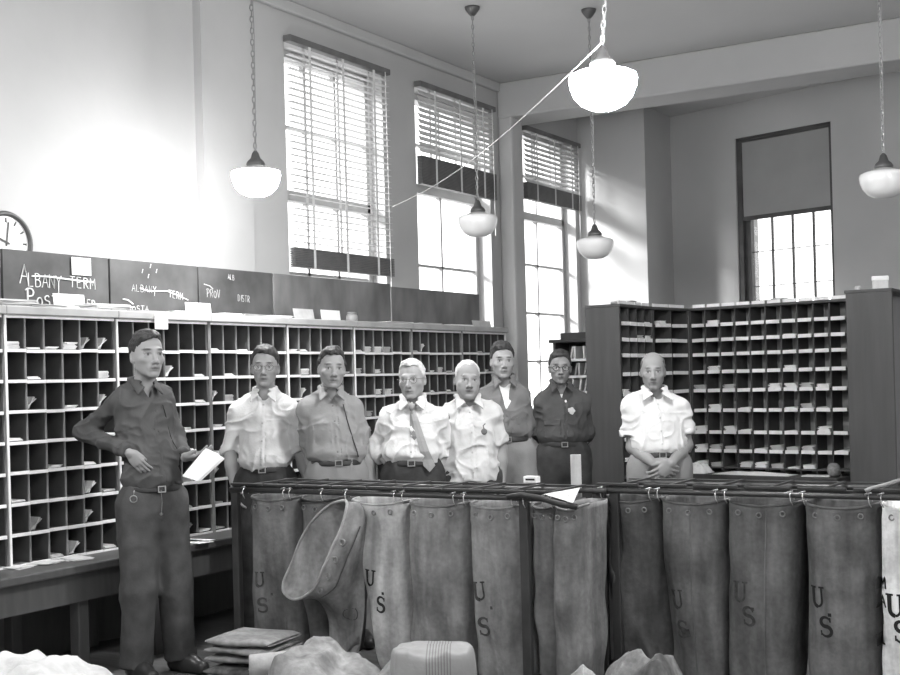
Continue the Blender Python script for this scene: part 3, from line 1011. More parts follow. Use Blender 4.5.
CANVAS = {}
def canvas(v, dirt=0.03, key=''):
    """Worn canvas: vertical wash streaks, blotches and a fine weave."""
    k = (round(v, 3), round(dirt, 3), key)
    if k in CANVAS:
        return CANVAS[k]
    m = bpy.data.materials.new('canvas_%d%s' % (int(v * 1000), key)); m.use_nodes = True
    nt = m.node_tree; b = nt.nodes['Principled BSDF']
    b.inputs['Roughness'].default_value = 0.92; b.inputs['Specular IOR Level'].default_value = 0.1
    tc = nt.nodes.new('ShaderNodeTexCoord')
    off = nt.nodes.new('ShaderNodeMapping')
    rr = random.Random(int(v * 7919) + int(dirt * 1000))
    off.inputs['Location'].default_value = (rr.uniform(0, 9), rr.uniform(0, 9), rr.uniform(0, 9))
    nt.links.new(tc.outputs['Object'], off.inputs['Vector'])
    def noise_fac(scale, stretch, lo, hi, detail=5):
        mp = nt.nodes.new('ShaderNodeMapping'); mp.inputs['Scale'].default_value = stretch
        nt.links.new(off.outputs['Vector'], mp.inputs['Vector'])
        n = nt.nodes.new('ShaderNodeTexNoise'); n.inputs['Scale'].default_value = scale; n.inputs['Detail'].default_value = detail
        nt.links.new(mp.outputs['Vector'], n.inputs['Vector'])
        r = nt.nodes.new('ShaderNodeMapRange'); r.inputs[1].default_value = .3; r.inputs[2].default_value = .7
        r.inputs[3].default_value = lo; r.inputs[4].default_value = hi
        nt.links.new(n.outputs['Fac'], r.inputs[0])
        return r.outputs[0], n
    q = min(.6, dirt / v)
    f1, _ = noise_fac(7, (2.2, 2.2, .35), 1 - q, 1 + q)
    f2, _ = noise_fac(5, (1, 1, 1), 1 - q * 1.1, 1 + q * .9, 7)
    f3, n3 = noise_fac(45, (1, 1, 1), 1 - q * .35, 1 + q * .35, 3)
    def mul(a, c):
        n = nt.nodes.new('ShaderNodeMath'); n.operation = 'MULTIPLY'
        nt.links.new(a, n.inputs[0])
        if isinstance(c, float): n.inputs[1].default_value = c
        else: nt.links.new(c, n.inputs[1])
        return n.outputs[0]
    val = mul(mul(mul(f1, f2), f3), float(v))
    nt.links.new(val, b.inputs['Base Color'])
    n4 = nt.nodes.new('ShaderNodeTexNoise'); n4.inputs['Scale'].default_value = 24; n4.inputs['Detail'].default_value = 4
    nt.links.new(off.outputs['Vector'], n4.inputs['Vector'])
    bp = nt.nodes.new('ShaderNodeBump'); bp.inputs['Strength'].default_value = .5; bp.inputs['Distance'].default_value = .012
    nt.links.new(n4.outputs['Fac'], bp.inputs['Height']); nt.links.new(bp.outputs['Normal'], b.inputs['Normal'])
    CANVAS[k] = m
    return m
M_ink = mat('stencil_ink', 0.025, 0.85)
M_inkdim = mat('faded_stencil_ink', 0.06, 0.9, 0.025, 40)
M_stain = mat('dark_stain', 0.05, 0.9)

def bag_mesh(x0, x1, x0b, x1b, zb, seed, depth=RD - 0.05, fold=0.016, sag=0.02, bulge=0.03, pinch=0.0, diag=None):
    """Hanging sack, local frame: x along rack, y back, origin on the floor under the front rail."""
    nz, n = 34, 64
    zt = RZ - 0.035
    vs, fs = [], []
    def ring(t):
        """t 0 top .. 1 bottom"""
        a0 = x0 + (x0b - x0) * t; a1 = x1 + (x1b - x1) * t
        return a0, a1
    for j in range(nz + 1):
        t = j / nz
        a0, a1 = ring(t)
        hw = (a1 - a0) / 2; cx = (a0 + a1) / 2
        hd = depth / 2 * (1 - 0.25 * t)
        e = 4.5 - 1.0 * t
        close = 1.0 if t < 0.95 else math.sqrt(max(0.0, 1 - ((t - 0.95) / 0.05) ** 2)) * 0.6 + 0.4
        pin = 1 - pinch * math.exp(-((t - 0.12) / 0.12) ** 2)
        for k in range(n):
            an = 2 * math.pi * k / n
            c, s = math.cos(an), math.sin(an)
            rx = (abs(c) ** (2 / e)) * (1 if c > 0 else -1)
            ry = (abs(s) ** (2 / e)) * (1 if s > 0 else -1)
            x = cx + rx * hw * close * pin
            y = 0.02 + depth / 2 + ry * hd * close
            z = zt + (zb - zt) * t
            # sag of the mouth between hooks
            if ry < 0:
                z -= sag * (1 - rx * rx) * (1 - t) ** 6
            nn = mnoise.noise(Vector((x * 9 + seed, y * 7, z * 1.6 + seed)))
            n2 = mnoise.noise(Vector((x * 22 + seed * 2, y * 18, z * 4.0)))
            n3 = mnoise.noise(Vector((x * 5 + z * 5, seed * 3.1, z * 3 - x * 4)))
            amp = fold * (0.35 + 0.65 * math.sin(min(1, t * 1.6) * math.pi / 2))
            rd = 1 - abs(mnoise.noise(Vector((x * 7 + z * 1.1 + seed * 1.9, seed, z * .9))))
            pk = math.exp(-((t - .06) / .07) ** 2) * mnoise.noise(Vector((x * 30 + seed, z * 22, seed)))
            y += (nn * amp * 1.5 + n2 * amp * 0.7 + n3 * amp * 1.0 - (rd - .8) * amp * 2.6 + pk * .018) * (1 if ry < 0 else 0.5)
            y -= bulge * math.sin(math.pi * min(1, t * 1.05)) * (1 if ry < 0 else -0.3) * (1 - rx * rx * .7)
            x += (nn * 0.5 + n3) * amp * 0.5
            if diag and ry < 0:
                ul = diag[0] + (diag[1] - diag[0]) * t
                uu = (x - a0) / (a1 - a0)
                st = max(0.0, min(1.0, (ul - uu) / 0.05 + .5))
                y += (0.016 - 0.034 * st * max(0.0, min(1.0, uu * 6)) + 0.012 * max(0, 1 - abs(uu - ul) * 3)) * min(1, t * 6)
            vs.append((x, y, z))
    for j in range(nz):
        for k in range(n):
            k2 = (k + 1) % n
            fs.append((j * n + k, (j + 1) * n + k, (j + 1) * n + k2, j * n + k2))
    fs.append(tuple(nz * n + k for k in range(n)))
    return vs, fs

def stencil(parent, vs, fs, items, m):
    """items: (glyph, x centre, z centre, height, tilt) drawn as inked ribbons lying on the sack front."""
    bvh = BVHTree.FromPolygons([Vector(v) for v in vs], fs)
    mb = MB()
    def ribbon(pts, w0, w1=None):
        P = []
        for (a, b) in zip(pts[:-1], pts[1:]):
            k = max(1, int(math.hypot(b[0] - a[0], b[1] - a[1]) / 0.006))
            P += [(a[0] + (b[0] - a[0]) * i / k, a[1] + (b[1] - a[1]) * i / k) for i in range(k)]
        P.append(pts[-1])
        rows = []
        for i, p in enumerate(P):
            q0, q1 = P[max(0, i - 1)], P[min(len(P) - 1, i + 1)]
            dx, dz = q1[0] - q0[0], q1[1] - q0[1]
            l = math.hypot(dx, dz) or 1
            f = i / max(1, len(P) - 1)
            wd = w0 if w1 is None else w0 + (w1 - w0) * math.sin(math.pi * f)
            nx, nz_ = -dz / l * wd / 2, dx / l * wd / 2
            row = []
            for sgn in (-1, 0, 1):
                x, z = p[0] + nx * sgn, p[1] + nz_ * sgn
                h = bvh.ray_cast(Vector((x, -1.0, z)), Vector((0, 1, 0)))
                y = h[0].y if h[0] is not None else 0.02
                row.append((x, y - 0.0035, z))
            rows.append(row)
        v = [p for r in rows for p in r]
        f = []
        for i in range(len(rows) - 1):
            for q in range(2):
                k = i * 3 + q
                f.append((k, k + 1, k + 4, k + 3))
        mb.add(v, f)
    for g, xc, zc, h, tilt in items:
        ct, st = math.cos(tilt), math.sin(tilt)
        T = lambda u, v: (xc + (u - .36) * h * ct - (v - .5) * h * st, zc + (u - .36) * h * st + (v - .5) * h * ct)
        if g == 'U':
            ribbon([T(.12, 1), T(.12, .35)] + [T(*q) for q in arc(.36, .3, .24, .28, 180, 270, 6)], h * .2)
            ribbon([T(*q) for q in arc(.36, .3, .24, .28, 270, 360, 6)] + [T(.6, 1)], h * .11)
            ribbon([T(-.05, .97), T(.3, .97)], h * .09); ribbon([T(.46, .97), T(.76, .97)], h * .09)
        elif g == 'S':
            ribbon([T(*q) for q in arc(.36, .74, .24, .23, 25, 270, 12)] + [T(*q) for q in arc(.36, .26, .27, .25, 90, -150, 12)], h * .09, h * .2)
            ribbon([T(.6, .95), T(.6, .72)], h * .08); ribbon([T(.1, .3), T(.1, .05)], h * .08)
        elif g == '.':
            ribbon([T(.27, .06), T(.45, .06)], h * .17)
        else:
            for stt in STROKES[g]:
                ribbon([T(u, v) for u, v in stt], h * .17)
    o = mesh_obj('stencil_letters', mb, m, parent)
    return o

def sack(label, px0, px1, pxb0, pxb1, Yf, zb, v, seed, text=None, ink=None, dirt=None, rk=None, seam=None, **kw):
    dirt = max(dirt or 0.0, v * 0.30)
    """Sack hung on a rack; px extents measured at the top and at the bottom of the front."""
    X = [on_y(p, q, Yf + 0.02).x for p, q in ((px0, 505), (px1, 505), (pxb0, 650), (pxb1, 650))]
    cx = (X[0] + X[1]) / 2
    root = thing('mail_sack', label, 'mail sack', (cx, Yf, 0), 0, 'canvas mail sacks hung in the racks')
    vs, fs = bag_mesh(X[0] - cx, X[1] - cx, X[2] - cx, X[3] - cx, zb, seed, **kw)
    mb = MB(); mb.add(vs, fs)
    o = mesh_obj('canvas_body', mb, canvas(v, dirt, kw.get('key', '')), root, smooth=True)
    so_ = o.modifiers.new('thick', 'SOLIDIFY'); so_.thickness = 0.004; so_.offset = -1
    # hem and eyelets along the front of the mouth
    n = 64
    hem = MB()
    front = [k for k in range(n) if math.sin(2 * math.pi * k / n) < -0.05]
    hem.tube([(vs[k][0], vs[k][1] - 0.001, vs[k][2]) for k in front], 0.006, 6)
    mesh_obj('hem', hem, canvas(v * 1.15, dirt), root, smooth=True)
    bvh = BVHTree.FromPolygons([Vector(p) for p in vs], fs)
    w = X[1] - X[0]
    for q in (0.2, 0.5, 0.8):
        x = X[0] - cx + w * q
        z = RZ - 0.075 - 0.02 * (1 - (2 * q - 1) ** 2)
        h = bvh.ray_cast(Vector((x, -1, z)), Vector((0, 1, 0)))
        if h[0] is None:
            continue
        e = MB()
        e.tube([(x + 0.011 * math.cos(a), h[0].y - 0.003, z + 0.011 * math.sin(a)) for a in [2 * math.pi * i / 14 for i in range(14)]], 0.0035, 6, closed=True)
        mesh_obj('eyelet', e, M_eyelet, root, smooth=True)
    if text:
        it = []
        for g, px, py, hh, tl in text:
            p = on_y(px, py, Yf + 0.0)
            it.append((g, p.x - cx, p.z, hh, tl))
        stencil(root, vs, fs, it, ink or M_inkdim)
    if seam is not None:
        sp = []
        for i in range(16):
            t = .04 + .92 * i / 15
            x = (X[0] + (X[2] - X[0]) * t) * (1 - seam) + (X[1] + (X[3] - X[1]) * t) * seam - cx
            h = bvh.ray_cast(Vector((x, -1, RZ - .035 + (zb - RZ + .035) * t)), Vector((0, 1, 0)))
            if h[0] is not None:
                sp.append(h[0] + Vector((0, -.001, 0)))
        b = MB(); b.tube(sp, 0.0035, 6)
        mesh_obj('seam', b, canvas(v * 1.25, dirt), root, smooth=True)
    if rk is not None:
        hooks_for(rk, [X[0] + 0.02, X[1] - 0.02])
    return root
M_eyelet = mat('brass_eyelet', 0.28, 0.4, metal=0.7)
US = lambda x, y, h, t=0.0, dx=0.0, dy=37: [('U', x, y, h, t), ('.', x + 11 + dx * .3, y + 9, h, t), ('S', x + 4 + dx, y + dy, h, t)]
sack('dark grey mail sack at the left end of the left rack', 245, 291, 246, 298, YL, 0.05, 0.135, 1, US(256, 580, 0.075, 0.03, -1, 26), rk=rk1)
sack('dark mail sack behind the open flapped sack', 297, 335, 300, 332, YL + 0.05, 0.06, 0.10, 2, rk=rk1)
sack('pale mail sack with bold black U and S, on the left rack', 346, 401, 371, 405, YL - 0.005, 0.05, 0.40, 3, US(369, 578, 0.078, -0.10, 6, 27), M_ink, rk=rk1, dirt=0.06, fold=.012)
sack('plain grey mail sack with a deep vertical fold, behind the striped sack', 403, 461, 399, 466, YL, 0.05, 0.21, 4, rk=rk1, dirt=0.04, fold=0.018, diag=(.72, .50))
sack('grey mail sack beside the middle post, hanging lowest', 464, 519, 468, 526, YL, 0.05, 0.22, 5, US(476, 592, 0.085, 0.1, 0, 36), rk=rk1, dirt=0.05)
sack('shadowy mail sack just right of the left rack\'s post', 529, 556, 531, 560, YL + 0.06, 0.06, 0.16, 6, rk=rk1)
sack('narrow mail sack with crumpled top below the white paper corner', 552, 577, 545, 579, YL + 0.02, 0.06, 0.20, 7, rk=rk1, fold=0.022)
sack('very dark mail sack at the left end of the right rack', 600, 656, 600, 668, YR, 0.04, 0.10, 8, rk=rk2, fold=0.016, diag=(.05, .95))
sack('dark mail sack with faded dark blotches, second on the right rack', 656, 722, 664, 721, YR - 0.005, 0.04, 0.145, 9,
     [('U', 675, 600, 0.085, 0.1), ('.', 679, 614, 0.22, 0.2), ('S', 680, 630, 0.08, 0.0)], rk=rk2, seam=.52)
sack('grey mail sack with faint U and S, third on the right rack', 723, 797, 721, 790, YR, 0.04, 0.13, 10, US(739, 592, 0.088, 0.0, 4, 25), rk=rk2, seam=.6)
sack('grey stained mail sack with clear U and S, next to white sack', 800, 875, 801, 874, YR - 0.005, 0.04, 0.165, 11, US(815, 598, 0.088, 0.05, 5, 30), M_ink, rk=rk2, dirt=0.05)
sack('bright white mail sack at the right edge of the picture', 878, 945, 876, 945, YR, 0.04, 0.85, 12,
     US(894, 606, 0.095, 0.0, 2, 27) + [(g, 880.5, 584 + 19 * i, 0.05, 0.0) for i, g in enumerate('MAIL')], M_ink, rk=rk2, dirt=0.04, fold=0.01)

# the half unhooked sack whose open mouth hangs down and shows its eyelets
def open_sack():
    base = on_y(322, 560, YL - 0.10)
    o_ = Vector((base.x, base.y, 0))
    root = thing('mail_sack', 'half unhooked mail sack, its open mouth hanging down showing a row of eyelets', 'mail sack', o_, 0, 'canvas mail sacks hung in the racks')
    P = lambda px, py, Y: on_y(px, py, Y) - o_
    # rim of the mouth: closed loop of photo points, with depth
    rim = [(346, 501, -.03), (345, 514, -.06), (339, 532, -.09), (330, 552, -.11), (323, 570, -.12), (315, 587, -.12), (303, 597, -.11), (292, 599, -.09),
           (284, 592, -.06), (284, 582, -.03), (290, 566, 0.0), (297, 548, .02), (306, 530, .03), (318, 515, .03), (332, 504, .0)]
    def loop(scale, shift, yadd, n=48, cpx=317, cpy=552):
        pts = []
        m = len(rim)
        for i in range(n):
            t = i * m / n
            k = int(t); f = t - k
            def g(j): return rim[j % m]
            p0, p1, p2, p3 = g(k - 1), g(k), g(k + 1), g(k + 2)
            q = [0.5 * (2 * p1[c] + (p2[c] - p0[c]) * f + (2 * p0[c] - 5 * p1[c] + 4 * p2[c] - p3[c]) * f * f + (3 * p1[c] - p0[c] - 3 * p2[c] + p3[c]) * f ** 3) for c in range(3)]
            px = cpx + (q[0] - cpx) * scale[0] + shift[0]
            py = cpy + (q[1] - cpy) * scale[1] + shift[1]
            pts.append(P(px, py, YL - 0.05 + q[2] * (1 - yadd[1]) + yadd[0]))
        return pts
    secs = [loop((1, 1), (0, 0), (0, 0)), loop((1.0, .99), (4, 1), (.006, 0.03)), loop((.98, .97), (13, 0), (.012, .08)), loop((.92, .95), (20, 1), (.03, .15)), loop((.72, .88), (26, 10), (.06, .3)), loop((.60, .78), (29, 26), (.085, .5)),
            loop((.54, .72), (30, 42), (.085, .8)), loop((.52, .66), (31, 58), (.085, 1)), loop((.50, .6), (33, 76), (.085, 1)), loop((.46, .5), (34, 92), (.085, 1)), loop((.3, .3), (34, 108), (.085, 1))]
    n = 48
    vs = []
    for j, s in enumerate(secs):
        for k, p in enumerate(s):
            nn = mnoise.noise(Vector((p.x * 16, p.z * 11, j * .35))) * (0.022 if 3 < j < 11 else 0.007)
            vs.append((p.x + nn * .4, p.y + nn, p.z))
    fs = []
    for j in range(len(secs) - 1):
        for k in range(n):
            k2 = (k + 1) % n
            fs.append((j * n + k, j * n + k2, (j + 1) * n + k2, (j + 1) * n + k))
    mb = MB(); mb.add(vs, fs)
    o = mesh_obj('canvas_body', mb, canvas(0.24, 0.08), root, smooth=True)
    sd = o.modifiers.new('sub', 'SUBSURF'); sd.levels = 1; sd.render_levels = 1
    so_ = o.modifiers.new('thick', 'SOLIDIFY'); so_.thickness = 0.005; so_.offset = 0
    h = MB(); h.tube([Vector(v) for v in vs[:n]], 0.0075, 8, closed=True)
    mesh_obj('hem', h, canvas(0.30, 0.08), root, smooth=True)
    h2_ = MB(); h2_.tube([Vector(v) + Vector((0.003, -.003, 0)) for v in vs[3 * n + 5:3 * n + 21]], 0.003, 6)
    mesh_obj('seam', h2_, canvas(0.10, 0.03), root, smooth=True)
    for k in (8, 11, 14, 17):
        c = (Vector(vs[k]) + (Vector(vs[2 * n + k]) - Vector(vs[k])) * 0.7)
        e = MB(); e.tube([c + Vector((0.013 * math.cos(a), -0.006, 0.015 * math.sin(a))) for a in [2 * math.pi * i / 14 for i in range(14)]], 0.004, 6, closed=True)
        mesh_obj('eyelet', e, M_eyelet, root, smooth=True)
    # round stamp low on the body
    st = MB()
    c = P(346, 616, YL - 0.03)
    bv = BVHTree.FromPolygons([Vector(v) for v in vs], fs)
    ringp = []
    for i in range(26):
        a = 2 * math.pi * i / 26
        x, z = c.x + 0.03 * math.cos(a), c.z + 0.03 * math.sin(a)
        hit = bv.ray_cast(Vector((x, -1, z)), Vector((0, 1, 0)))
        ringp.append(Vector((x, (hit[0].y if hit[0] is not None else c.y) - 0.003, z)))
    st.tube(ringp, 0.0028, 5, closed=True)
    mesh_obj('round_stamp', st, M_inkdim, root)
    hk = MB(); top = P(347, 498, YL - 0.06)
    return root
open_sack()

# things lying on or hung over the racks
q = on_y(562, 489, YL - 0.03)
b = MB()
pp = [on_y(*t) - q for t in ((544, 494, YL - 0.03), (580, 487.5, YL + 0.0), (573, 503, YL - 0.035))]
b.add([tuple(p) for p in pp] + [tuple(p + Vector((0, 0.002, 0.0))) for p in pp], [(0, 2, 1), (3, 4, 5), (0, 1, 4, 3), (1, 2, 5, 4), (2, 0, 3, 5)])
o = mesh_obj('paper_sheet', b, M_card, loc=q); tag(o, 'white paper corner draped over the rail between the racks', 'paper')
q = on_y(576.5, 488, YL + RD + 0.06)
root = thing('paper_roll', 'upright white paper roll standing behind the left rack\'s right end', 'paper roll', (q.x, q.y, 0))
b = MB(); b.lathe([(0.026, 0), (0.026, q.z + 0.162), (0.019, q.z + 0.162), (0.019, 0.1)], 20, cap=False); mesh_obj('rolled_sheet', b, M_paper2, root, smooth=False)
q = on_y(531, 486, YL + RD + 0.02)
root = thing('matchbox', 'small white printed box on the back rail, left of the roll', 'box', (q.x, YL + RD + 0.03, RZ + 0.03))
b = MB(); b.box(-0.036, 0.036, -0.02, 0.02, 0, 0.03); mesh_obj('carton', b, M_card, root)
b = MB(); b.box(-0.024, 0.026, -0.0215, -0.0205, 0.011, 0.02); mesh_obj('printed_band', b, M_black, root)
b = MB()
pts = [on_y(*t) for t in ((508, 497, YL - 0.03), (522, 495, YL - 0.035), (540, 498, YL - 0.035), (560, 504, YL - 0.035), (577, 507, YL - 0.02))]
q = pts[0].copy()
b.tube([p - q for p in pts], 0.014, 8)
o = mesh_obj('strap', b, mat('black_leather', 0.03, 0.5), loc=q, smooth=True); tag(o, 'black leather strap curving along the rail beside the middle post', 'strap')
q = on_y(866, 491.5, YR - 0.02)
b = MB()
pts = [on_y(*t) - q for t in ((866, 491.5, YR - 0.02), (871, 488, YR - .01), (885, 484.5, YR + 0.1), (902, 479, YR + 0.25))]
b.tube(pts, [0.012, 0.007, 0.007, 0.007], 8)
o = mesh_obj('rope_end', b, mat('hemp_rope', 0.3, 0.9), loc=q, smooth=True); tag(o, 'knotted rope end lying over the right rack, at right edge', 'rope')

# ------------------------------------------------------------------ sacks heaped on the floor in front
def heap(label, cx, cy, w, d, h, v, seed, amp=0.05, rot=0.0, nx=70, ny=50, pk=4, dirt=0.08, m=None, u0=0.0, slope=0.0):
    """A crumpled empty sack lying in a heap down to the floor."""
    vs, fs = [], []
    rnd = random.Random(seed)
    for j in range(ny + 1):
        for i in range(nx + 1):
            u, vv = 2 * i / nx - 1, 2 * j / ny - 1
            # rounded outline
            k = 1 - 0.16 * (abs(u * vv)) ** 1.5
            x, y = u * w / 2 * k, vv * d / 2 * k
            prof = (1 - abs(u) ** pk) ** 0.5 * (1 - abs(vv) ** pk) ** 0.5
            r1 = 1 - abs(mnoise.noise(Vector((x * 3.2 + seed, y * 3.5, seed * .7))))
            r2 = mnoise.noise(Vector((x * 9 + seed, y * 9, seed * 1.3)))
            r3 = 1 - abs(mnoise.noise(Vector((x * 7 + y * 4, y * 5 - x * 3, seed * 2.3))))
            r4 = 1 - abs(mnoise.noise(Vector((x * 11 - y * 7, y * 9 + x * 6, seed * 3.3))))
            z = prof * (h * (1 - slope * abs(u - u0)) + amp * ((r1 - .75) * 1.6 + r2 * .3 + (r3 - .8) * 1.1 + (r4 - .8) * .55))
            vs.append((x + r2 * .01, y + r2 * .012, max(0.0, z)))
    for j in range(ny):
        for i in range(nx):
            k = j * (nx + 1) + i
            fs.append((k, k + 1, k + nx + 2, k + nx + 1))
    nb = [i for i in range(nx + 1)] + [j * (nx + 1) + nx for j in range(1, ny + 1)] + [ny * (nx + 1) + i for i in range(nx - 1, -1, -1)] + [j * (nx + 1) for j in range(ny - 1, 0, -1)]
    fs.append(tuple(reversed(nb)))
    mb = MB(); mb.add(vs, fs)
    o = mesh_obj('mail_sack', mb, m or canvas(v, dirt), loc=(cx, cy, 0), rotz=rot, smooth=True)
    tag(o, label, 'mail sack', 'empty sacks lying on the floor')
    return o

def folded(label, cx, cy, z0, w, d, layers, lh, v, seed, rot=0.0, dirt=0.06, m=None):
    """A sack folded flat: stacked cloth layers joined by rolled edges (one serpentine sheet)."""
    root = thing('folded_mail_sack', label, 'mail sack', (cx, cy, z0), rot, 'empty sacks lying on the floor')
    for L in range(layers):
        b = MB()
        nu, nv = 26, 14
        for side in (0,):
            vs, fs = [], []
            prof = []
            for k in range(nv):
                a = 2 * math.pi * k / nv
                c, s = math.cos(a), math.sin(a)
                prof.append(((abs(c) ** 0.5) * (1 if c > 0 else -1) * d / 2, (abs(s) ** 0.7) * (1 if s > 0 else -1) * lh * 0.5))
            off = random.uniform(-.02, .02)
            for i in range(nu + 1):
                u = i / nu
                x = (u - .5) * w * (1 - 0.03 * L)
                endk = min(1.0, 0.35 + 6 * min(u, 1 - u))
                for (yy, zz) in prof:
                    nn = mnoise.noise(Vector((x * 5 + seed, yy * 5 + L, L * 2.0 + seed)))
                    vs.append((x + nn * .012, yy + off + nn * .02, L * lh + lh * .5 + zz * endk + nn * lh * .18 + 0.004))
            for i in range(nu):
                for k in range(nv):
                    k2 = (k + 1) % nv
                    fs.append((i * nv + k, i * nv + k2, (i + 1) * nv + k2, (i + 1) * nv + k))
            fs.append(tuple(range(nv))); fs.append(tuple(reversed(range(nu * nv, (nu + 1) * nv))))
            zmin = min(p[2] for p in vs)
            b.add([(x, y, z - (zmin if L == 0 else 0)) for x, y, z in vs], fs)
        mesh_obj('canvas_fold', b, m or canvas(v, dirt), root, smooth=True)
    return root
def fx(px, py, Y): return on_y(px, py, Y).x
folded('dark folded sack at the bottom of the pile by the rack\'s left end', fx(262, 655, 4.70), 4.70, 0.0, 0.46, 0.34, 3, 0.05, 0.09, 1, 0.06)
folded('pale folded sack on top of the pile by the rack\'s left end', fx(255, 640, 4.70), 4.70, 0.163, 0.38, 0.32, 3, 0.042, 0.24, 2, 0.12)
q = on_y(300, 655, 4.55)
root = thing('rolled_mail_sack', 'tightly rolled pale sack leaning beside the folded pile', 'mail sack', (q.x, 4.50, 0.0), 0.9)
b = MB()
prof = []
spi = []
for i in range(60):
    a = i * 0.42
    r = 0.012 + 0.0022 * i * 0.42
    spi.append((r * math.cos(a), r * math.sin(a)))
rmax = max(math.hypot(*p) for p in spi)
vs, fs = [], []
for jx in range(9):
    xx = -0.2 + 0.05 * jx
    for (yy, zz) in spi:
        vs.append((xx + 0.01 * math.sin(yy * 40), yy, zz + rmax + 0.16))
for jx in range(8):
    for i in range(59):
        k = jx * 60 + i
        fs.append((k, k + 1, k + 61, k + 60))
b.add(vs, fs)
o = mesh_obj('canvas_roll', b, canvas(0.33, 0.05), root, smooth=True)
sm = o.modifiers.new('thick', 'SOLIDIFY'); sm.thickness = 0.005
b = MB(); b.box(-0.18, 0.2, -0.07, 0.07, 0.0, 0.165)
root2 = folded('dark folded sack under the rolled one', q.x, 4.50, 0.0, 0.40, 0.2, 3, 0.052, 0.12, 9, 0.9)
heap('large pale rumpled sack heaped in front of the open flapped sack', fx(326, 660, 4.40), 4.40, 0.50, 0.46, 0.345, 0.27, 3, 0.045, -0.1, pk=7, u0=-.5, slope=.30)
# striped sack folded over a full one
def stripe_mat():
    m = mat('striped_canvas', 0.28, 0.92, 0.03, 6, spec=0.1, bump=0.3, bscale=26)
    nt = m.node_tree
    bs = nt.nodes['Principled BSDF']
    src = bs.inputs['Base Color'].links[0].from_socket
    tc = nt.nodes.new('ShaderNodeTexCoord')
    sp = nt.nodes.new('ShaderNodeSeparateXYZ')
    nt.links.new(tc.outputs['Object'], sp.inputs[0])
    def mth(op, a, b=None, c=None):
        n = nt.nodes.new('ShaderNodeMath'); n.operation = op
        for i, v in enumerate((a, b, c)):
            if v is None: continue
            if isinstance(v, (int, float)): n.inputs[i].default_value = v
            else: nt.links.new(v, n.inputs[i])
        return n.outputs[0]
    band = mth('COMPARE', sp.outputs[0], 0.03, 0.055)
    line = mth('GREATER_THAN', mth('SINE', mth('MULTIPLY', sp.outputs[0], 520.0)), 0.2)
    fac = mth('MULTIPLY', mth('MULTIPLY', band, line), 0.6)
    mx = nt.nodes.new('ShaderNodeMix'); mx.data_type = 'RGBA'
    nt.links.new(fac, mx.inputs[0]); nt.links.new(src, mx.inputs[6]); mx.inputs[7].default_value = (.12, .12, .12, 1)
    nt.links.new(mx.outputs[2], bs.inputs['Base Color'])
    return m
heap('square pale sack with a band of thin stripes, below the plain grey sack', fx(433, 660, 4.42), 4.42, 0.37, 0.34, 0.385, 0.28, 14, 0.02, 0.52, pk=24, m=stripe_mat())
heap('small pale rumpled sack tucked left of the striped sack', fx(391, 668, 4.46), 4.47, 0.2, 0.28, 0.27, 0.22, 21, 0.06)
heap('pale rumpled sack with a curled top below the crumpled narrow sack', fx(570, 672, 4.62), 4.62, 0.40, 0.4, 0.265, 0.26, 31, 0.10, 0.3, pk=6, u0=.3, slope=.25)
heap('grey peaked sack heaped below the very dark sack', fx(638, 672, 5.0), 5.0, 0.40, 0.40, 0.265, 0.19, 41, 0.09, -0.1, pk=8, u0=.6, slope=.12)
heap('small sack rumpled between the two peaked heaps', fx(606, 672, 4.82), 4.78, 0.22, 0.3, 0.22, 0.24, 45, 0.1, 0.1)
heap('big white sack lying at the bottom left corner', fx(45, 668, 3.35), 3.20, 0.95, 0.7, 0.46, 0.50, 51, 0.06, 0.45, dirt=0.06)
# ------------------------------------------------------------------ people: signed-distance figures meshed with surface nets
V3 = lambda *a: np.array(a, dtype=np.float64)

def vnoise(P, f, seed):
    """smooth value noise on points P (...,3)"""
    rs = np.random.RandomState(seed)
    T = rs.rand(32, 32, 32).astype(np.float32) * 2 - 1
    q = P * np.asarray(f) + seed * 3.7
    i = np.floor(q).astype(int)
    t = q - i
    t = t * t * (3 - 2 * t)
    out = 0
    for dx in (0, 1):
        for dy in (0, 1):
            for dz in (0, 1):
                w = (t[..., 0] if dx else 1 - t[..., 0]) * (t[..., 1] if dy else 1 - t[..., 1]) * (t[..., 2] if dz else 1 - t[..., 2])
                out = out + w * T[(i[..., 0] + dx) % 32, (i[..., 1] + dy) % 32, (i[..., 2] + dz) % 32]
    return out

def axis(lo, hi, h, fine=()):
    """grid coordinates from lo to hi, step h, finer (a, b, hf) in given spans"""
    out = [lo]
    while out[-1] < hi:
        x = out[-1]
        s = h
        for a, b, hf in fine:
            if a - h < x < b:
                s = min(s, hf)
        out.append(x + s)
    return np.array(out)

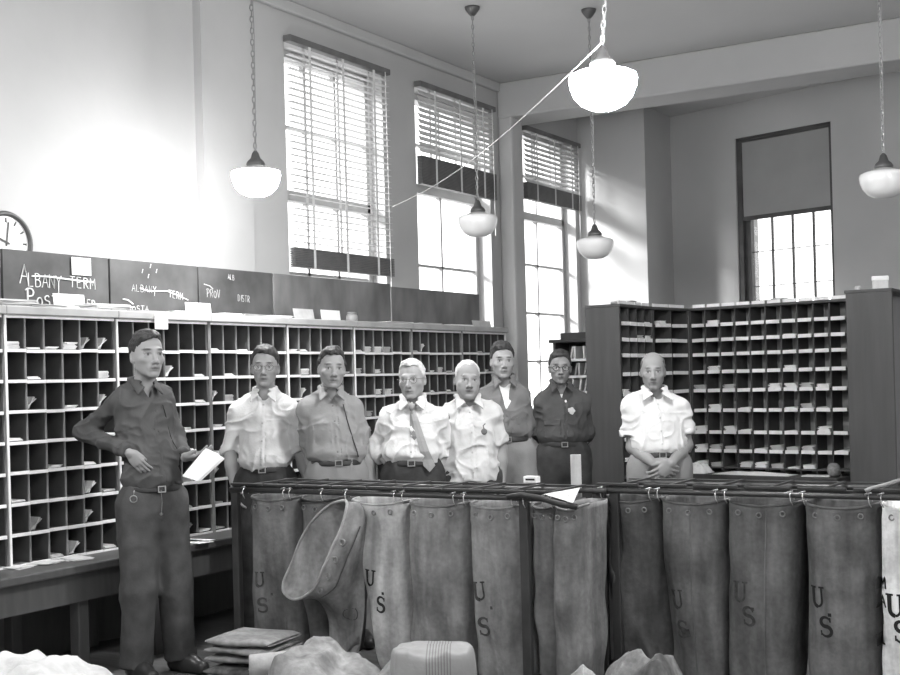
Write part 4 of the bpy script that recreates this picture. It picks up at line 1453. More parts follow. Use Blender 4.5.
class Vol:
    def __init__(self, ax, ay, az):
        self.ax, self.ay, self.az = ax, ay, az
        self.D = np.full((len(ax), len(ay), len(az)), 0.5, dtype=np.float32)

    def sl(self, lo, hi, pad):
        r = []
        for a, l, h in zip((self.ax, self.ay, self.az), lo, hi):
            i0 = max(0, np.searchsorted(a, l - pad) - 1); i1 = min(len(a), np.searchsorted(a, h + pad) + 1)
            r.append(slice(i0, i1))
        return tuple(r)

    def pts(self, s):
        X, Y, Z = np.meshgrid(self.ax[s[0]], self.ay[s[1]], self.az[s[2]], indexing='ij')
        return np.stack((X, Y, Z), -1)

    def put(self, fn, lo, hi, k=0.0, op='u', pad=None):
        pad = (k + 0.03) if pad is None else pad
        s = self.sl(lo, hi, pad)
        if any(q.stop <= q.start for q in s):
            return
        P = self.pts(s)
        d = fn(P).astype(np.float32)
        D = self.D[s]
        if op == 'u':
            if k > 0:
                h = np.maximum(k - np.abs(D - d), 0) / k
                r = np.minimum(D, d) - h * h * k * 0.25
            else:
                r = np.minimum(D, d)
        else:      # subtract
            if k > 0:
                h = np.maximum(k - np.abs(D + d), 0) / k
                r = np.maximum(D, -d) + h * h * k * 0.25
            else:
                r = np.maximum(D, -d)
        self.D[s] = r

    def cone(self, a, b, ra, rb, k=0.02, op='u', flat=None):
        a, b = np.asarray(a, float), np.asarray(b, float)
        ab = b - a
        L2 = max(1e-9, ab @ ab)
        R = max(ra, rb)
        def fn(P):
            t = np.clip(((P - a) @ ab) / L2, 0, 1)
            q = P - a - t[..., None] * ab
            return np.sqrt((q * q).sum(-1)) - (ra + (rb - ra) * t)
        self.put(fn, np.minimum(a, b) - R, np.maximum(a, b) + R, k, op)

    def ell(self, c, r, k=0.02, op='u', M=None):
        c, r = np.asarray(c, float), np.asarray(r, float)
        M = np.eye(3) if M is None else M          # columns: local axes in world
        def fn(P):
            q = (P - c) @ M
            k0 = np.sqrt(((q / r) ** 2).sum(-1)) + 1e-9
            k1 = np.sqrt(((q / (r * r)) ** 2).sum(-1)) + 1e-9
            return k0 * (k0 - 1.0) / k1
        R = np.abs(M) @ r
        self.put(fn, c - R, c + R, k, op)

    def tri(self, a, b, c, th, k=0.004):
        """thin rounded triangle"""
        a, b, c = (np.asarray(v, float) for v in (a, b, c))
        def seg(P, u, v):
            uv = v - u
            t = np.clip(((P - u) @ uv) / (uv @ uv), 0, 1)
            q = P - u - t[..., None] * uv
            return (q * q).sum(-1)
        n = np.cross(b - a, c - a); n /= np.linalg.norm(n)
        def fn(P):
            e = np.minimum(np.minimum(seg(P, a, b), seg(P, b, c)), seg(P, c, a))
            ins = np.ones(P.shape[:-1], bool)
            for u, v in ((a, b), (b, c), (c, a)):
                ins &= ((P - u) @ np.cross(n, v - u)) >= 0
            pl = ((P - a) @ n) ** 2
            return np.sqrt(np.where(ins, pl, e)) - th
        lo = np.minimum(np.minimum(a, b), c); hi = np.maximum(np.maximum(a, b), c)
        self.put(fn, lo - th, hi + th, k)

    def mesh(self):
        D = self.D
        D[0] = D[-1] = 0.5; D[:, 0] = D[:, -1] = 0.5; D[:, :, 0] = D[:, :, -1] = 0.5
        ins = D < 0
        nx, ny, nz = D.shape
        cnt = np.zeros((nx - 1, ny - 1, nz - 1), np.int8)
        for dx in (0, 1):
            for dy in (0, 1):
                for dz in (0, 1):
                    cnt += ins[dx:nx - 1 + dx, dy:ny - 1 + dy, dz:nz - 1 + dz]
        act = np.argwhere((cnt > 0) & (cnt < 8))
        I, J, K = act.T
        acc = np.zeros((len(act), 3)); w = np.zeros(len(act))
        A = (self.ax, self.ay, self.az)
        corners = [(a, b, c) for a in (0, 1) for b in (0, 1) for c in (0, 1)]
        for c0 in corners:
            for d in range(3):
                if c0[d]:
                    continue
                c1 = list(c0); c1[d] = 1
                d0 = D[I + c0[0], J + c0[1], K + c0[2]]; d1 = D[I + c1[0], J + c1[1], K + c1[2]]
                m = (d0 < 0) != (d1 < 0)
                t = np.where(m, d0 / np.where(m, d0 - d1, 1), 0)
                p = np.stack([A[q][(I, J, K)[q] + c0[q]] + (t * (A[q][(I, J, K)[q] + 1] - A[q][(I, J, K)[q]]) if q == d else 0) for q in range(3)], -1)
                acc[m] += p[m]; w[m] += 1
        vs = acc / w[:, None]
        idx = np.full(cnt.shape, -1, np.int64)
        idx[I, J, K] = np.arange(len(act))
        faces = []
        for d in range(3):
            s0 = [slice(1, -1)] * 3; s1 = [slice(1, -1)] * 3
            s0[d] = slice(0, -1); s1[d] = slice(1, None)
            i0 = ins[tuple(s0)]; i1 = ins[tuple(s1)]
            e = np.argwhere(i0 != i1)
            if not len(e):
                continue
            flip = i0[tuple(e.T)]
            g = e.copy()
            for q in range(3):
                if q != d:
                    g[:, q] += 1
            u, v = [(1, 2), (2, 0), (0, 1)][d]
            def cell(du, dv):
                c = g.copy(); c[:, u] += du; c[:, v] += dv
                return idx[tuple(c.T)]
            q4 = np.stack((cell(-1, -1), cell(0, -1), cell(0, 0), cell(-1, 0)), -1)
            q4 = np.where(flip[:, None], q4, q4[:, ::-1])
            faces.append(q4)
        return vs, np.concatenate(faces)

def np_obj(name, vs, fs, material, parent, tint=None):
    me = bpy.data.meshes.new(name)
    me.vertices.add(len(vs)); me.vertices.foreach_set('co', np.asarray(vs, np.float32).ravel())
    me.loops.add(len(fs) * 4); me.loops.foreach_set('vertex_index', np.asarray(fs, np.int32).ravel())
    me.polygons.add(len(fs)); me.polygons.foreach_set('loop_start', np.arange(0, len(fs) * 4, 4, dtype=np.int32))
    me.update(calc_edges=True)
    me.polygons.foreach_set('use_smooth', np.ones(len(fs), bool))
    if tint is not None:
        at_ = me.color_attributes.new('skin_tone', 'FLOAT_COLOR', 'POINT')
        c = np.ones((len(vs), 4), np.float32); c[:, :3] = tint[:, None]
        at_.data.foreach_set('color', c.ravel())
    me.materials.append(material)
    me.validate()
    o = bpy.data.objects.new(name, me)
    COL.objects.link(o)
    o.parent = parent
    return o

def skin_mat():
    m = bpy.data.materials.new('skin'); m.use_nodes = True
    nt = m.node_tree; b = nt.nodes['Principled BSDF']
    b.inputs['Roughness'].default_value = 0.55
    b.inputs['Specular IOR Level'].default_value = 0.25
    a = nt.nodes.new('ShaderNodeAttribute'); a.attribute_name = 'skin_tone'
    nt.links.new(a.outputs['Color'], b.inputs['Base Color'])
    return m
M_skin = skin_mat()
def cloth(v, key='', var=0.02):
    return mat('cloth_%d%s' % (int(v * 1000), key), v, 0.9, var, 9, spec=0.1, bump=0.12, bscale=90)
def hairm(v):
    return mat('hair_%d' % int(v * 1000), v, 0.55, v * 0.35, 40, spec=0.35, stretch=(1, 1, .4), bump=0.5, bscale=140)
M_leather = mat('dark_belt_leather', 0.03, 0.4)
M_lens = bpy.data.materials.new('spectacle_lens'); M_lens.use_nodes = True
_b = M_lens.node_tree.nodes['Principled BSDF']; _b.inputs['Alpha'].default_value = 0.10; _b.inputs['Roughness'].default_value = 0.25; _b.inputs['Base Color'].default_value = (.7, .7, .7, 1)
M_shoe = mat('black_shoe_leather', 0.03, 0.35)
M_wire = mat('spectacle_wire', 0.10, 0.3, metal=0.8)
M_horn = mat('dark_spectacle_rim', 0.03, 0.3)

def Rmat(yaw, pitch=0.0, roll=0.0):
    """columns = local axes. yaw>0 turns the face to the viewer's right; pitch>0 nods down; roll>0 tilts to viewer's right."""
    Rz = Matrix.Rotation(yaw, 3, 'Z'); Rx = Matrix.Rotation(pitch, 3, 'X'); Ry = Matrix.Rotation(roll, 3, 'Y')
    return np.array(Rz @ Ry @ Rx)

def hand_prims(vol, w, fdir, pn, thumb, curl=(0.3, 0.35, 0.25), scale=1.0, k=0.006, curls=None, tspread=0.8, tcurl=0.25, fan=0.06):
    """w: wrist; fdir: towards the fingers; pn: the way the palm faces; thumb: side of the thumb."""
    d = np.asarray(fdir, float); d /= np.linalg.norm(d)
    n = np.asarray(pn, float); n -= d * (n @ d); n /= np.linalg.norm(n)
    t = np.asarray(thumb, float); t -= d * (t @ d); t -= n * (t @ n); t /= np.linalg.norm(t)
    s = scale
    M = np.stack((d, t, n), -1)
    vol.ell(w + d * 0.045 * s, np.array((0.055, 0.041, 0.017)) * s, 0.012, M=M)
    vol.ell(w + d * 0.035 * s + t * 0.022 * s + n * 0.008 * s, np.array((0.034, 0.02, 0.016)) * s, 0.012, M=M)
    offs = [0.031, 0.0105, -0.0105, -0.030]
    lens = [(0.042, 0.025, 0.020), (0.046, 0.029, 0.022), (0.043, 0.027, 0.021), (0.034, 0.020, 0.018)]
    for i in range(4):
        cc = curls[i] if curls else curl
        p = w + (d * (0.086 - 0.004 * abs(i - 1)) + t * offs[i]) * s
        fd = d + t * fan * (1.5 - i)
        fd = fd / np.linalg.norm(fd)
        ang = 0.0
        r = (0.0092 if i < 3 else 0.0082) * s
        # knuckle root inside the palm
        vol.cone(p - fd * 0.03 * s, p, r * 1.1, r * 1.05, k)
        for jn in range(3):
            ang += cc[jn]
            dirv = fd * math.cos(ang) + n * math.sin(ang)
            q = p + dirv * lens[i][jn] * s
            vol.cone(p, q, r * (1.0 - 0.08 * jn), r * (0.93 - 0.09 * jn), k * 0.6)
            p = q
    p = w + (d * 0.022 + t * 0.028 + n * 0.006) * s
    dv = d * math.cos(tspread) + t * math.sin(tspread) + n * 0.25
    dv = dv / np.linalg.norm(dv)
    q = p + dv * 0.042 * s
    vol.cone(p, q, 0.0135 * s, 0.0105 * s, k * 1.5)
    dv2 = dv * math.cos(tcurl) + (d * 0.8 - t * 0.4 + n * .3) * math.sin(tcurl); dv2 /= np.linalg.norm(dv2)
    vol.cone(q, q + dv2 * 0.034 * s, 0.0105 * s, 0.0082 * s, k)

def build_person(cfg):
    s_px = F_PX / cfg['d']
    d0 = cfg['d']
    px0 = cfg['px']
    a0, _ = cam_ab(px0, 400)
    root_loc = at(px0, 400, d0); root_loc.z = 0
    root = thing('person', cfg['label'], 'person', root_loc, YAW)
    def J(px, py, dy=0.0):
        a, b = cam_ab(px, py)
        dd = d0 + dy
        return V3(a * dd - a0 * d0, dy, CAM_Z - b * dd)
    rnd = np.random.RandomState(cfg.get('seed', 1))
    # ---- joints
    head = J(*cfg['head']); nb = J(*cfg['neck']) + V3(0, 0, cfg.get('nup', 8) / s_px)
    shR, shL = J(*cfg['shR']) + V3(0, 0, 3.5 / s_px), J(*cfg['shL']) + V3(0, 0, 3.5 / s_px)            # person's right = viewer's left
    elR, elL = J(*cfg['elR']), J(*cfg['elL'])
    wrR, wrL = J(*cfg['wrR']), J(*cfg['wrL'])
    belt_z = J(px0, cfg['belt'])[2]
    bx = J(cfg.get('belt_x', px0), cfg['belt'], cfg.get('belt_dy', 0.0))
    ty = cfg.get('turn', 0.0)
    MT = Rmat(ty)
    hipc = bx - V3(0, 0, 0.10)
    hR = cfg.get('hipR', hipc + MT @ V3(-0.088, 0, -0.02)); hL = cfg.get('hipL', hipc + MT @ V3(0.088, 0, -0.02))
    if 'kneeR' in cfg:
        knR, knL, anR, anL = (J(*cfg[q]) for q in ('kneeR', 'kneeL', 'ankR', 'ankL'))
    else:
        zz = hR[2]
        knR = hR * V3(1, 1, 0) + MT @ V3(-0.012, -0.015, 0) + V3(0, 0, 0.48); knL = hL * V3(1, 1, 0) + MT @ V3(0.012, -0.015, 0) + V3(0, 0, 0.48)
        anR = knR * V3(1, 1, 0) + V3(0, 0.02, 0.085); anL = knL * V3(1, 1, 0) + V3(0, 0.02, 0.085)
    footdirR = Rmat(ty + cfg.get('toeR', -0.25)) @ V3(0, -1, 0); footdirL = Rmat(ty + cfg.get('toeL', 0.25)) @ V3(0, -1, 0)
    csh = (shR + shL) / 2
    W = cfg.get('wide', 1.0); G = cfg.get('girth', 1.0)
    chest = csh * 0.75 + bx * 0.25 + V3(0, 0.01, 0); chest[2] = csh[2] - 0.165
    if 'chest' in cfg: chest = J(*cfg['chest'])
    belly = csh * 0.3 + bx * 0.7; belly[2] = belt_z + 0.10
    if 'belly' in cfg: belly = J(*cfg['belly'])
    MH = Rmat(*cfg['look'])
    hs = cfg.get('hs', 1.0)
    H = lambda *p: head + MH @ (np.array(p) * hs)
    f = cfg.get('face', {})
    jw = f.get('jaw', 1.0)

    def torso(vol, o, k=0.06):
        vol.ell(chest, ((0.142 + o) * W, (0.100 + o) * G, 0.175 + o), k, M=MT)
        vol.ell(belly, ((0.132 + o) * W, (0.103 + o) * G, 0.16 + o), k, M=MT)
        vol.ell(hipc, ((0.140 + o) * W, (0.105 + o) * G, 0.13 + o), k, M=MT)
        vol.cone(shR + V3(0, 0, -.025), shL + V3(0, 0, -.025), 0.046 + o, 0.046 + o, k)
        for q in (shR, shL):
            vol.cone(nb + V3(0, .015, -.025), q * .85 + nb * .15 + V3(0, 0, -.004), 0.046 + o, 0.038 + o, 0.04)

    # ---- body (skin): one continuous figure
    allp = np.array([shR, shL, elR, elL, wrR, wrL, hR, hL, head, knR, knL, anR, anL])
    lo = allp.min(0) - 0.16; hi = allp.max(0) + 0.17
    lo[2] = 0.02; hi[2] = head[2] + 0.15
    fine = cfg.get('fine', [])
    hf = 0.0042
    fx_ = [(head[0] - .1, head[0] + .1, hf)] + [(q[0] - .13, q[0] + .13, hf) for q in fine_pts(cfg, J)]
    fy_ = [(head[1] - .13, head[1] + .12, hf)] + [(q[1] - .12, q[1] + .12, hf) for q in fine_pts(cfg, J)]
    fz_ = [(head[2] - .14, head[2] + .13, hf)] + [(q[2] - .13, q[2] + .13, hf) for q in fine_pts(cfg, J)]
    B = Vol(axis(lo[0], hi[0], 0.010, fx_), axis(lo[1], hi[1], 0.010, fy_), axis(lo[2], hi[2], 0.011, fz_))
    torso(B, -0.006)
    B.cone(H(0, 0.024, -0.07), nb + V3(0, 0.012, -0.03), 0.049 * hs * f.get('neckr', 1), 0.053 * f.get('neckr', 1), 0.03)
    # legs
    for h_, k_, a_ in ((hR, knR, anR), (hL, knL, anL)):
        B.cone(h_, k_, 0.078, 0.052, 0.05); B.cone(k_, a_, 0.050, 0.030, 0.03)
    B.cone(anR, anR + footdirR * 0.10 + V3(0, 0, .045 - anR[2]), 0.028, 0.022, 0.02); B.cone(anL, anL + footdirL * 0.10 + V3(0, 0, .045 - anL[2]), 0.028, 0.022, 0.02)
    # arms
    AR = cfg.get('arm', 1.0)
    for sh, el, wr in ((shR, elR, wrR), (shL, elL, wrL)):
        B.cone(sh + V3(0, 0, -.01), el, 0.042 * AR, 0.038 * AR, 0.03); B.cone(el, el * .6 + wr * .4, 0.040 * AR, 0.039 * AR, 0.02); B.cone(el * .6 + wr * .4, wr, 0.039 * AR, 0.027 * AR, 0.02)
    for side, wr, el in (('R', wrR, elR), ('L', wrL, elL)):
        hc = cfg.get('hand' + side)
        if hc is None:
            dv = (wr - el); dv /= np.linalg.norm(dv)
            hc = dict(fdir=dv, pn=(1 if side == 'R' else -1, 0.2, 0), thumb=(0, -1, 0.1))
        hand_prims(B, wr, **hc)
    # head
    h2 = hs
    E = lambda c, r, k=0.02, op='u': B.ell(H(*c), np.array(r) * h2, k * h2, op, M=MH)
    C = lambda a, b, ra, rb, k=0.012, op='u': B.cone(H(*a), H(*b), ra * h2, rb * h2, k * h2, op)
    E((0, .016, .032), (.073, .092, .084), .02)
    E((0, -.006, -.014), (.0665, .078, .066), .02)
    E((0, -.028, -.044), (.053 * jw, .058, .066), .03)
    for sx in (-1, 1):
        C((.045 * jw * sx, .002, -.058), (.015 * jw * sx, -.064, -.095), .013, .013, .025)
        E((.043 * jw * sx, -.054, -.024), (.020, .021, .015), .016)
    E((0, -.070, -.097), (.020 * jw, .017, .015), .018)
    if f.get('fat', 0):
        for sx in (-1, 1):
            E((.038 * sx, -.040, -.062), (.024, .032, .026), .03)
        E((0, -.03, -.104), (.040, .04, .018), .03)
    C((-.034, -.076, .020), (.034, -.076, .020), .0115, .0115, .012)
    for sx in (-1, 1):
        E((.031 * sx, -.096, .0005), (.0185, .0195, .0125), .009, 's')
        E((.031 * sx, -.0725, -.001), (.0135, .0115, .0125), .003)
        C((.018 * sx, -.0825, .0075), (.045 * sx, -.076, .006), .0042, .0038, .005)
        C((.020 * sx, -.0815, -.0115), (.044 * sx, -.076, -.010), .0035, .003, .006)
    nl = f.get('nose', 1.0)
    C((0, -.080, .014), (0, -.104 - .006 * (nl - 1), -.033), .0075, .0110 * nl, .009)
    E((0, -.108 - .008 * (nl - 1), -.037), (.0125 * nl, .011, .0105), .007)
    for sx in (-1, 1):
        E((.0135 * sx * nl, -.094, -.041), (.0080, .0105, .0078), .006)
        C((.007 * sx, -.103, -.0485), (.007 * sx, -.096, -.047), .003, .003, .002, 's')
        # crease from the nostril to the mouth corner
        C((.021 * sx, -.096, -.040), (.030 * sx, -.090, -.066), .0022, .0022, .006, 's')
    E((0, -.079, -.064), (.029, .014, .019), .016)
    C((-.021, -.081, -.0655), (0, -.0925, -.0620), .0045, .0058, .005); C((.021, -.081, -.0655), (0, -.0925, -.0620), .0045, .0058, .005)
    C((-.018, -.081, -.0750), (.018, -.081, -.0750), .0060, .0060, .006); E((0, -.0875, -.0760), (.014, .006, .0055), .006)
    C((-.024, -.089, -.0690), (0, -.0970, -.0690), .0026, .0028, .003, 's'); C((.024, -.089, -.0690), (0, -.0970, -.0690), .0026, .0028, .003, 's')
    C((-.014, -.092, -.0845), (.014, -.092, -.0845), .004, .004, .008, 's')
    for sx in (-1, 1):
        er = f.get('ear', 1.0)
        Me = MH @ np.array(Matrix.Rotation(-0.45 * sx, 3, 'Z')) @ np.array(Matrix.Rotation(0.15, 3, 'X'))
        B.ell(H(.0715 * sx, .010, -.010), np.array((.0075, .018, .029)) * h2 * er, .006, M=Me)
        B.ell(H(.0790 * sx, .004, -.008), np.array((.0055, .0095, .017)) * h2 * er, .004, 's', M=Me)
    bv, bf = B.mesh()
    # skin tone: complexion, lips, brows, eyes, and shade painted where the lips meet
    base = f.get('tone', 0.40)
    tint = np.full(len(bv), base)
    tint *= 1 + 0.06 * vnoise(bv, (18, 18, 18), 5)
    q = (bv - head) @ MH / h2
    x, y, z = q.T
    front = y < -0.05
    ax_ = np.abs(x)
    def blob(cx, cz, rx, rz):
        return np.exp(-(((ax_ - cx) / rx) ** 2 + ((z - cz) / rz) ** 2) ** 2) * front
    lip = np.exp(-((x / .023) ** 4 + ((z + .069) / .0085) ** 4)) * front
    tint = tint * (1 - 0.35 * lip)
    mouth = np.exp(-((x / .022) ** 4 + ((z + .069) / .0028) ** 2)) * front
    tint = tint * (1 - 0.7 * mouth)
    brow = blob(.032, .021 + .002, .019, .0055 * f.get('browth', 1.0))
    tint = tint * (1 - min(.92, f.get('brow', 0.65) * 1.2) * brow)
    sclera = blob(.031, -.001, .0125, .006)
    tint = tint * (1 - sclera) + 0.36 * sclera
    iris = np.exp(-(((ax_ - .031 - f.get('gaze', 0) * np.sign(x)) / .0062) ** 2 + ((z + .001) / .0062) ** 2) ** 2) * front
    tint = tint * (1 - 0.93 * iris)
    lash = blob(.031, .0065, .0145, .0028)
    tint = tint * (1 - 0.85 * lash)
    if f.get('stubble', 0):
        st = np.exp(-((ax_ / .055) ** 4 + ((z + .085) / .035) ** 4)) * (y < -.02)
        tint = tint * (1 - f['stubble'] * st)
    body = np_obj('body', bv, bf, M_skin, root, np.clip(tint, 0.02, 0.9))

    # ---- hair
    hc = cfg['hair']
    hv = hc.get('vol', 0.012)
    hl = Vol(axis(head[0] - .125, head[0] + .125, .0045), axis(head[1] - .14, head[1] + .15, .0045), axis(head[2] - .13, head[2] + .16, .0045))
    hl.ell(H(0, .016, .032), np.array((.073 + hv * .6, .092 + hv * .55, .084 + hv)) * h2, 0, M=MH)
    if hc.get('top', 0):
        hl.ell(H(hc.get('topx', 0.0), -.012, .078 + hc['top'] * .4), np.array((.062, .072, .036 + hc['top'])) * h2, .02, M=MH)
    P = hl.pts((slice(None),) * 3)
    Q = (P - head) @ MH / h2
    hx_, hy_, hz_ = Q[..., 0], Q[..., 1], Q[..., 2]
    zf = hc.get('line', 0.070)                        # hairline height over the forehead
    rec = hc.get('recede', 0.0)
    lineh = np.where(hy_ < -0.02, zf - 0.008 * np.cos(hx_ * 40) + rec * (np.abs(hx_) > .025) + hc.get('part', 0.0) * hx_, 0)
    th = np.interp(hy_, [-.12, -.062, -.045, -.020, .000, .012, .04, .12], [zf, zf, zf - .012, 0.028, -.014 - hc.get('burn', 0), .010, -.050, -.075]) + np.where(hy_ < -.035, rec * np.clip((np.abs(hx_) - .018) / .02, 0, 1), 0) + hc.get('part', 0.0) * hx_ * (hy_ < -.03)
    cut = (th - hz_) * 0.85
    # keep clear of the ears
    earc = np.sqrt(((np.abs(hx_) - .074) / 1.0) ** 2 + ((hy_ - .008)) ** 2 + ((hz_ + .012) * .75) ** 2) - .026
    D = np.maximum(hl.D + np.clip(.022 - (hz_ - th), 0, .022) * .38 * (hy_ < .02), cut)
    D = np.maximum(D, -earc)
    if hc.get('bald', 0):
        bald = hc['bald'] - np.sqrt((hx_ / 1.0) ** 2 + ((hy_ + .02) / 1.15) ** 2 + ((hz_ - .118) / 1.0) ** 2)
        D = np.maximum(D, bald)
    inner = Q.copy()
    D += (0.0042 * vnoise(P @ MH, (45, 26, 60), 11) + 0.0030 * vnoise(P @ MH, (100, 55, 110), 12 + cfg.get('seed', 1))) * hc.get('rough', 1.0)
    hl.D = D.astype(np.float32)
    hvv, hff = hl.mesh()
    np_obj('hair', hvv, hff, hairm(hc['v']), root)

    # ---- trousers
    tr = cfg['trousers']
    lo2 = np.array([min(hR[0], hL[0], anR[0], anL[0]) - .26, min(hR[1], hL[1], anR[1], anL[1]) - .24, 0.03]); hi2 = np.array([max(hR[0], hL[0], anR[0], anL[0]) + .26, max(hR[1], hL[1], anR[1], anL[1]) + .26, belt_z + .06])
    T = Vol(axis(lo2[0], hi2[0], .009), axis(lo2[1], hi2[1], .009), axis(lo2[2], hi2[2], .010))
    lw = tr.get('w', 1.0)
    T.ell(hipc, (0.152 * W, 0.119 * G, 0.17), .03, M=MT)
    T.ell(bx + V3(0, 0, -.01), (0.141 * W, 0.113 * G, 0.10), .04, M=MT)
    for h_, k_, a_ in ((hR, knR, anR), (hL, knL, anL)):
        T.cone(h_ + V3(0, 0, .03), k_, 0.096 * lw, 0.080 * lw, 0.05); T.cone(k_, a_ + V3(0, 0, -.03), 0.080 * lw, 0.074 * lw, 0.03)
        T.cone(a_ + V3(0, 0, -.015), a_ + V3(0, 0, -.03), 0.078 * lw, 0.078 * lw, 0.004)
    P = T.pts((slice(None),) * 3)
    T.D = np.maximum(T.D, P[..., 2] - (belt_z + .012)).astype(np.float32)
    for a_ in (anR, anL):
        T.D = np.maximum(T.D, np.where((np.abs(P[..., 0] - a_[0]) < .12), (a_[2] - .045) - P[..., 2], -1)).astype(np.float32)
    T.D += (-.007 * (1 - np.abs(vnoise(P, (8, 8, 3.2), 25 + cfg.get('seed', 1)))) ** 7 + 0.010 * np.abs(vnoise(P + vnoise(P, (5, 5, 5), 3)[..., None] * .05, (9, 9, 4.5), 21)) + 0.004 * vnoise(P, (22, 22, 14), 22) - .003).astype(np.float32)
    tv, tf = T.mesh()
    np_obj('trousers', tv, tf, cloth(tr['v'], 't'), root)

    # ---- shirt
    sh_ = cfg['shirt']
    eR, eL = sh_.get('sleeveR', 1.0), sh_.get('sleeveL', 1.0)     # sleeve end: 0..1 upper arm, 1..2 forearm
    pts = np.array([shR, shL, elR, elL, bx, nb, wrR if eR > 1 else elR, wrL if eL > 1 else elL])
    hem = J(px0, sh_['hem'])[2] if 'hem' in sh_ else belt_z - .005
    lo3 = pts.min(0) - .15; hi3 = pts.max(0) + .13
    lo3[1] -= .05; hi3[1] += .06
    lo3[2] = min(hem, pts.min(0)[2]) - .08
    hS = .0062
    S = Vol(axis(lo3[0], hi3[0], hS), axis(lo3[1], hi3[1], hS), axis(lo3[2], hi3[2], hS))
    o = 0.013
    torso(S, o)
    if sh_.get('blouse', 0):
        bb = bx + V3(0, 0, .045)
        S.ell(bb, ((0.144 + sh_['blouse']) * W, (0.113 + sh_['blouse']) * G, .07), .05, M=MT)
    if 'hem' in sh_:
        S.ell(hipc + V3(0, 0, .02), (0.178 * W, 0.140 * G, 0.22), .05, M=MT)
    P = S.pts((slice(None),) * 3)
    S.D = np.maximum(S.D, hem - P[..., 2]).astype(np.float32)
    SL = Vol(S.ax, S.ay, S.az)
    cuffs = []
    for sh, el, wr, e, side in ((shR, elR, wrR, eR, 'R'), (shL, elL, wrL, eL, 'L')):
        sr = sh_.get('sr', 1.0)
        if e <= 1.0:
            end = sh + (el - sh) * e
            SL.cone(sh + V3(0, 0, -.008), end, 0.051 * sr, 0.058 * sr, .03)
            ax0 = (el - sh) / np.linalg.norm(el - sh)
            # trim the round end flat
            lo_, hi_ = end - .09, end + .09
            c_ = end - ax0 * .0
            SL.put(lambda P: np.maximum(-((P - c_) @ ax0), np.sqrt((((P - end) - ((P - end) @ ax0)[..., None] * ax0) ** 2).sum(-1)) - .1), lo_, hi_, 0.003, 's', pad=.03)
        else:
            end = el + (wr - el) * (e - 1)
            SL.cone(sh + V3(0, 0, -.008), el, 0.051 * sr, 0.049 * sr, .03); SL.cone(el, end, 0.049 * sr, (0.044 if e < 1.6 else .036) * sr, .03)
            ax0 = (wr - el) / np.linalg.norm(wr - el)
            SL.put(lambda P: np.maximum(-((P - end) @ ax0), np.sqrt((((P - end) - ((P - end) @ ax0)[..., None] * ax0) ** 2).sum(-1)) - .08), end - .08, end + .08, 0.003, 's', pad=.03)
        if sh_.get('cuff', True):
            r0 = (0.061 if e <= 1 else (0.050 if e < 1.6 else 0.041)) * sr
            wdt = sh_.get('cuffw', .035)
            c0, c1 = end - ax0 * wdt, end - ax0 * .004
            SL.put(lambda P: np.maximum(np.maximum(((P - c1) @ ax0), -((P - c0) @ ax0)), np.sqrt((((P - end) - ((P - end) @ ax0)[..., None] * ax0) ** 2).sum(-1)) - r0), end - .09, end + .09, 0.004, 'u', pad=.03)
    _k = .022
    _h = np.maximum(_k - np.abs(S.D - SL.D), 0) / _k
    S.D = (np.minimum(S.D, SL.D) - _h * _h * _k * .25).astype(np.float32)
    # folds
    P = S.pts((slice(None),) * 3)
    wz = vnoise(P, (7, 7, 7), 30 + cfg.get('seed', 1))[..., None] * .05
    fo = sh_.get('fold', 1.0)
    sd_ = cfg.get('seed', 1)
    def ridge(fr, sd, p):
        return (1 - np.abs(vnoise(P + wz, fr, sd))) ** p
    S.D += fo * (0.009 * np.abs(vnoise(P + wz, (11, 11, 7), 31 + sd_)) + 0.006 * np.abs(vnoise(P + wz, (16, 16, 22), 32 + sd_)) + .002 * vnoise(P, (34, 34, 30), 33)
                 - 0.0075 * ridge((9, 9, 5), 41 + sd_, 7) - 0.0060 * ridge((7, 7, 13), 42 + sd_, 8) + .0005).astype(np.float32)
    # neck hole and open front
    S.cone(H(0, 0.022, -0.05), nb + V3(0, .012, -.02), .062 * hs * f.get('neckr', 1), .064 * f.get('neckr', 1), .006, 's')
    vd = sh_.get('vee', 0.09)
    MN = MT
    nF = nb + MN @ V3(0, -.05, 0)
    if vd > 0:
        vw = sh_.get('veew', .05)
        def vee(P):
            q = (P - nb) @ MN
            zz = q[..., 2] + vd
            return np.maximum(np.maximum(np.abs(q[..., 0]) - np.clip(zz, 0, None) * vw / vd, -zz), q[..., 1] + 0.0)
        S.put(vee, nb - V3(.12, .25, vd), nb + V3(.12, .05, .08), .004, 's', pad=.02)
    # collar: stand and two pointed flaps
    if sh_.get('collar', True):
        ringp = []
        for i in range(15):
            a = math.radians(-60 + 300 * i / 14)
            ringp.append(nb + MN @ V3(.066 * math.cos(a) * f.get('neckr', 1), .012 + .066 * math.sin(a) * f.get('neckr', 1), .016 + .012 * math.sin(a)))
        for u, v in zip(ringp[:-1], ringp[1:]):
            S.cone(u, v, .010, .010, .004)
        sp = sh_.get('spread', 1.0)
        for sx in (-1, 1):
            a = nb + MN @ V3(.060 * sx, -.01, .022); b = nb + MN @ V3((.022 if vd < .05 else .028) * sx, -.088 * G, -.022); c = nb + MN @ V3(.066 * sx * sp, -.098 * G, -.058)
            S.tri(a, b, c, .005)
            a2 = nb + MN @ V3(.070 * sx, .0, .012)
            S.tri(a2, a, c, .005)
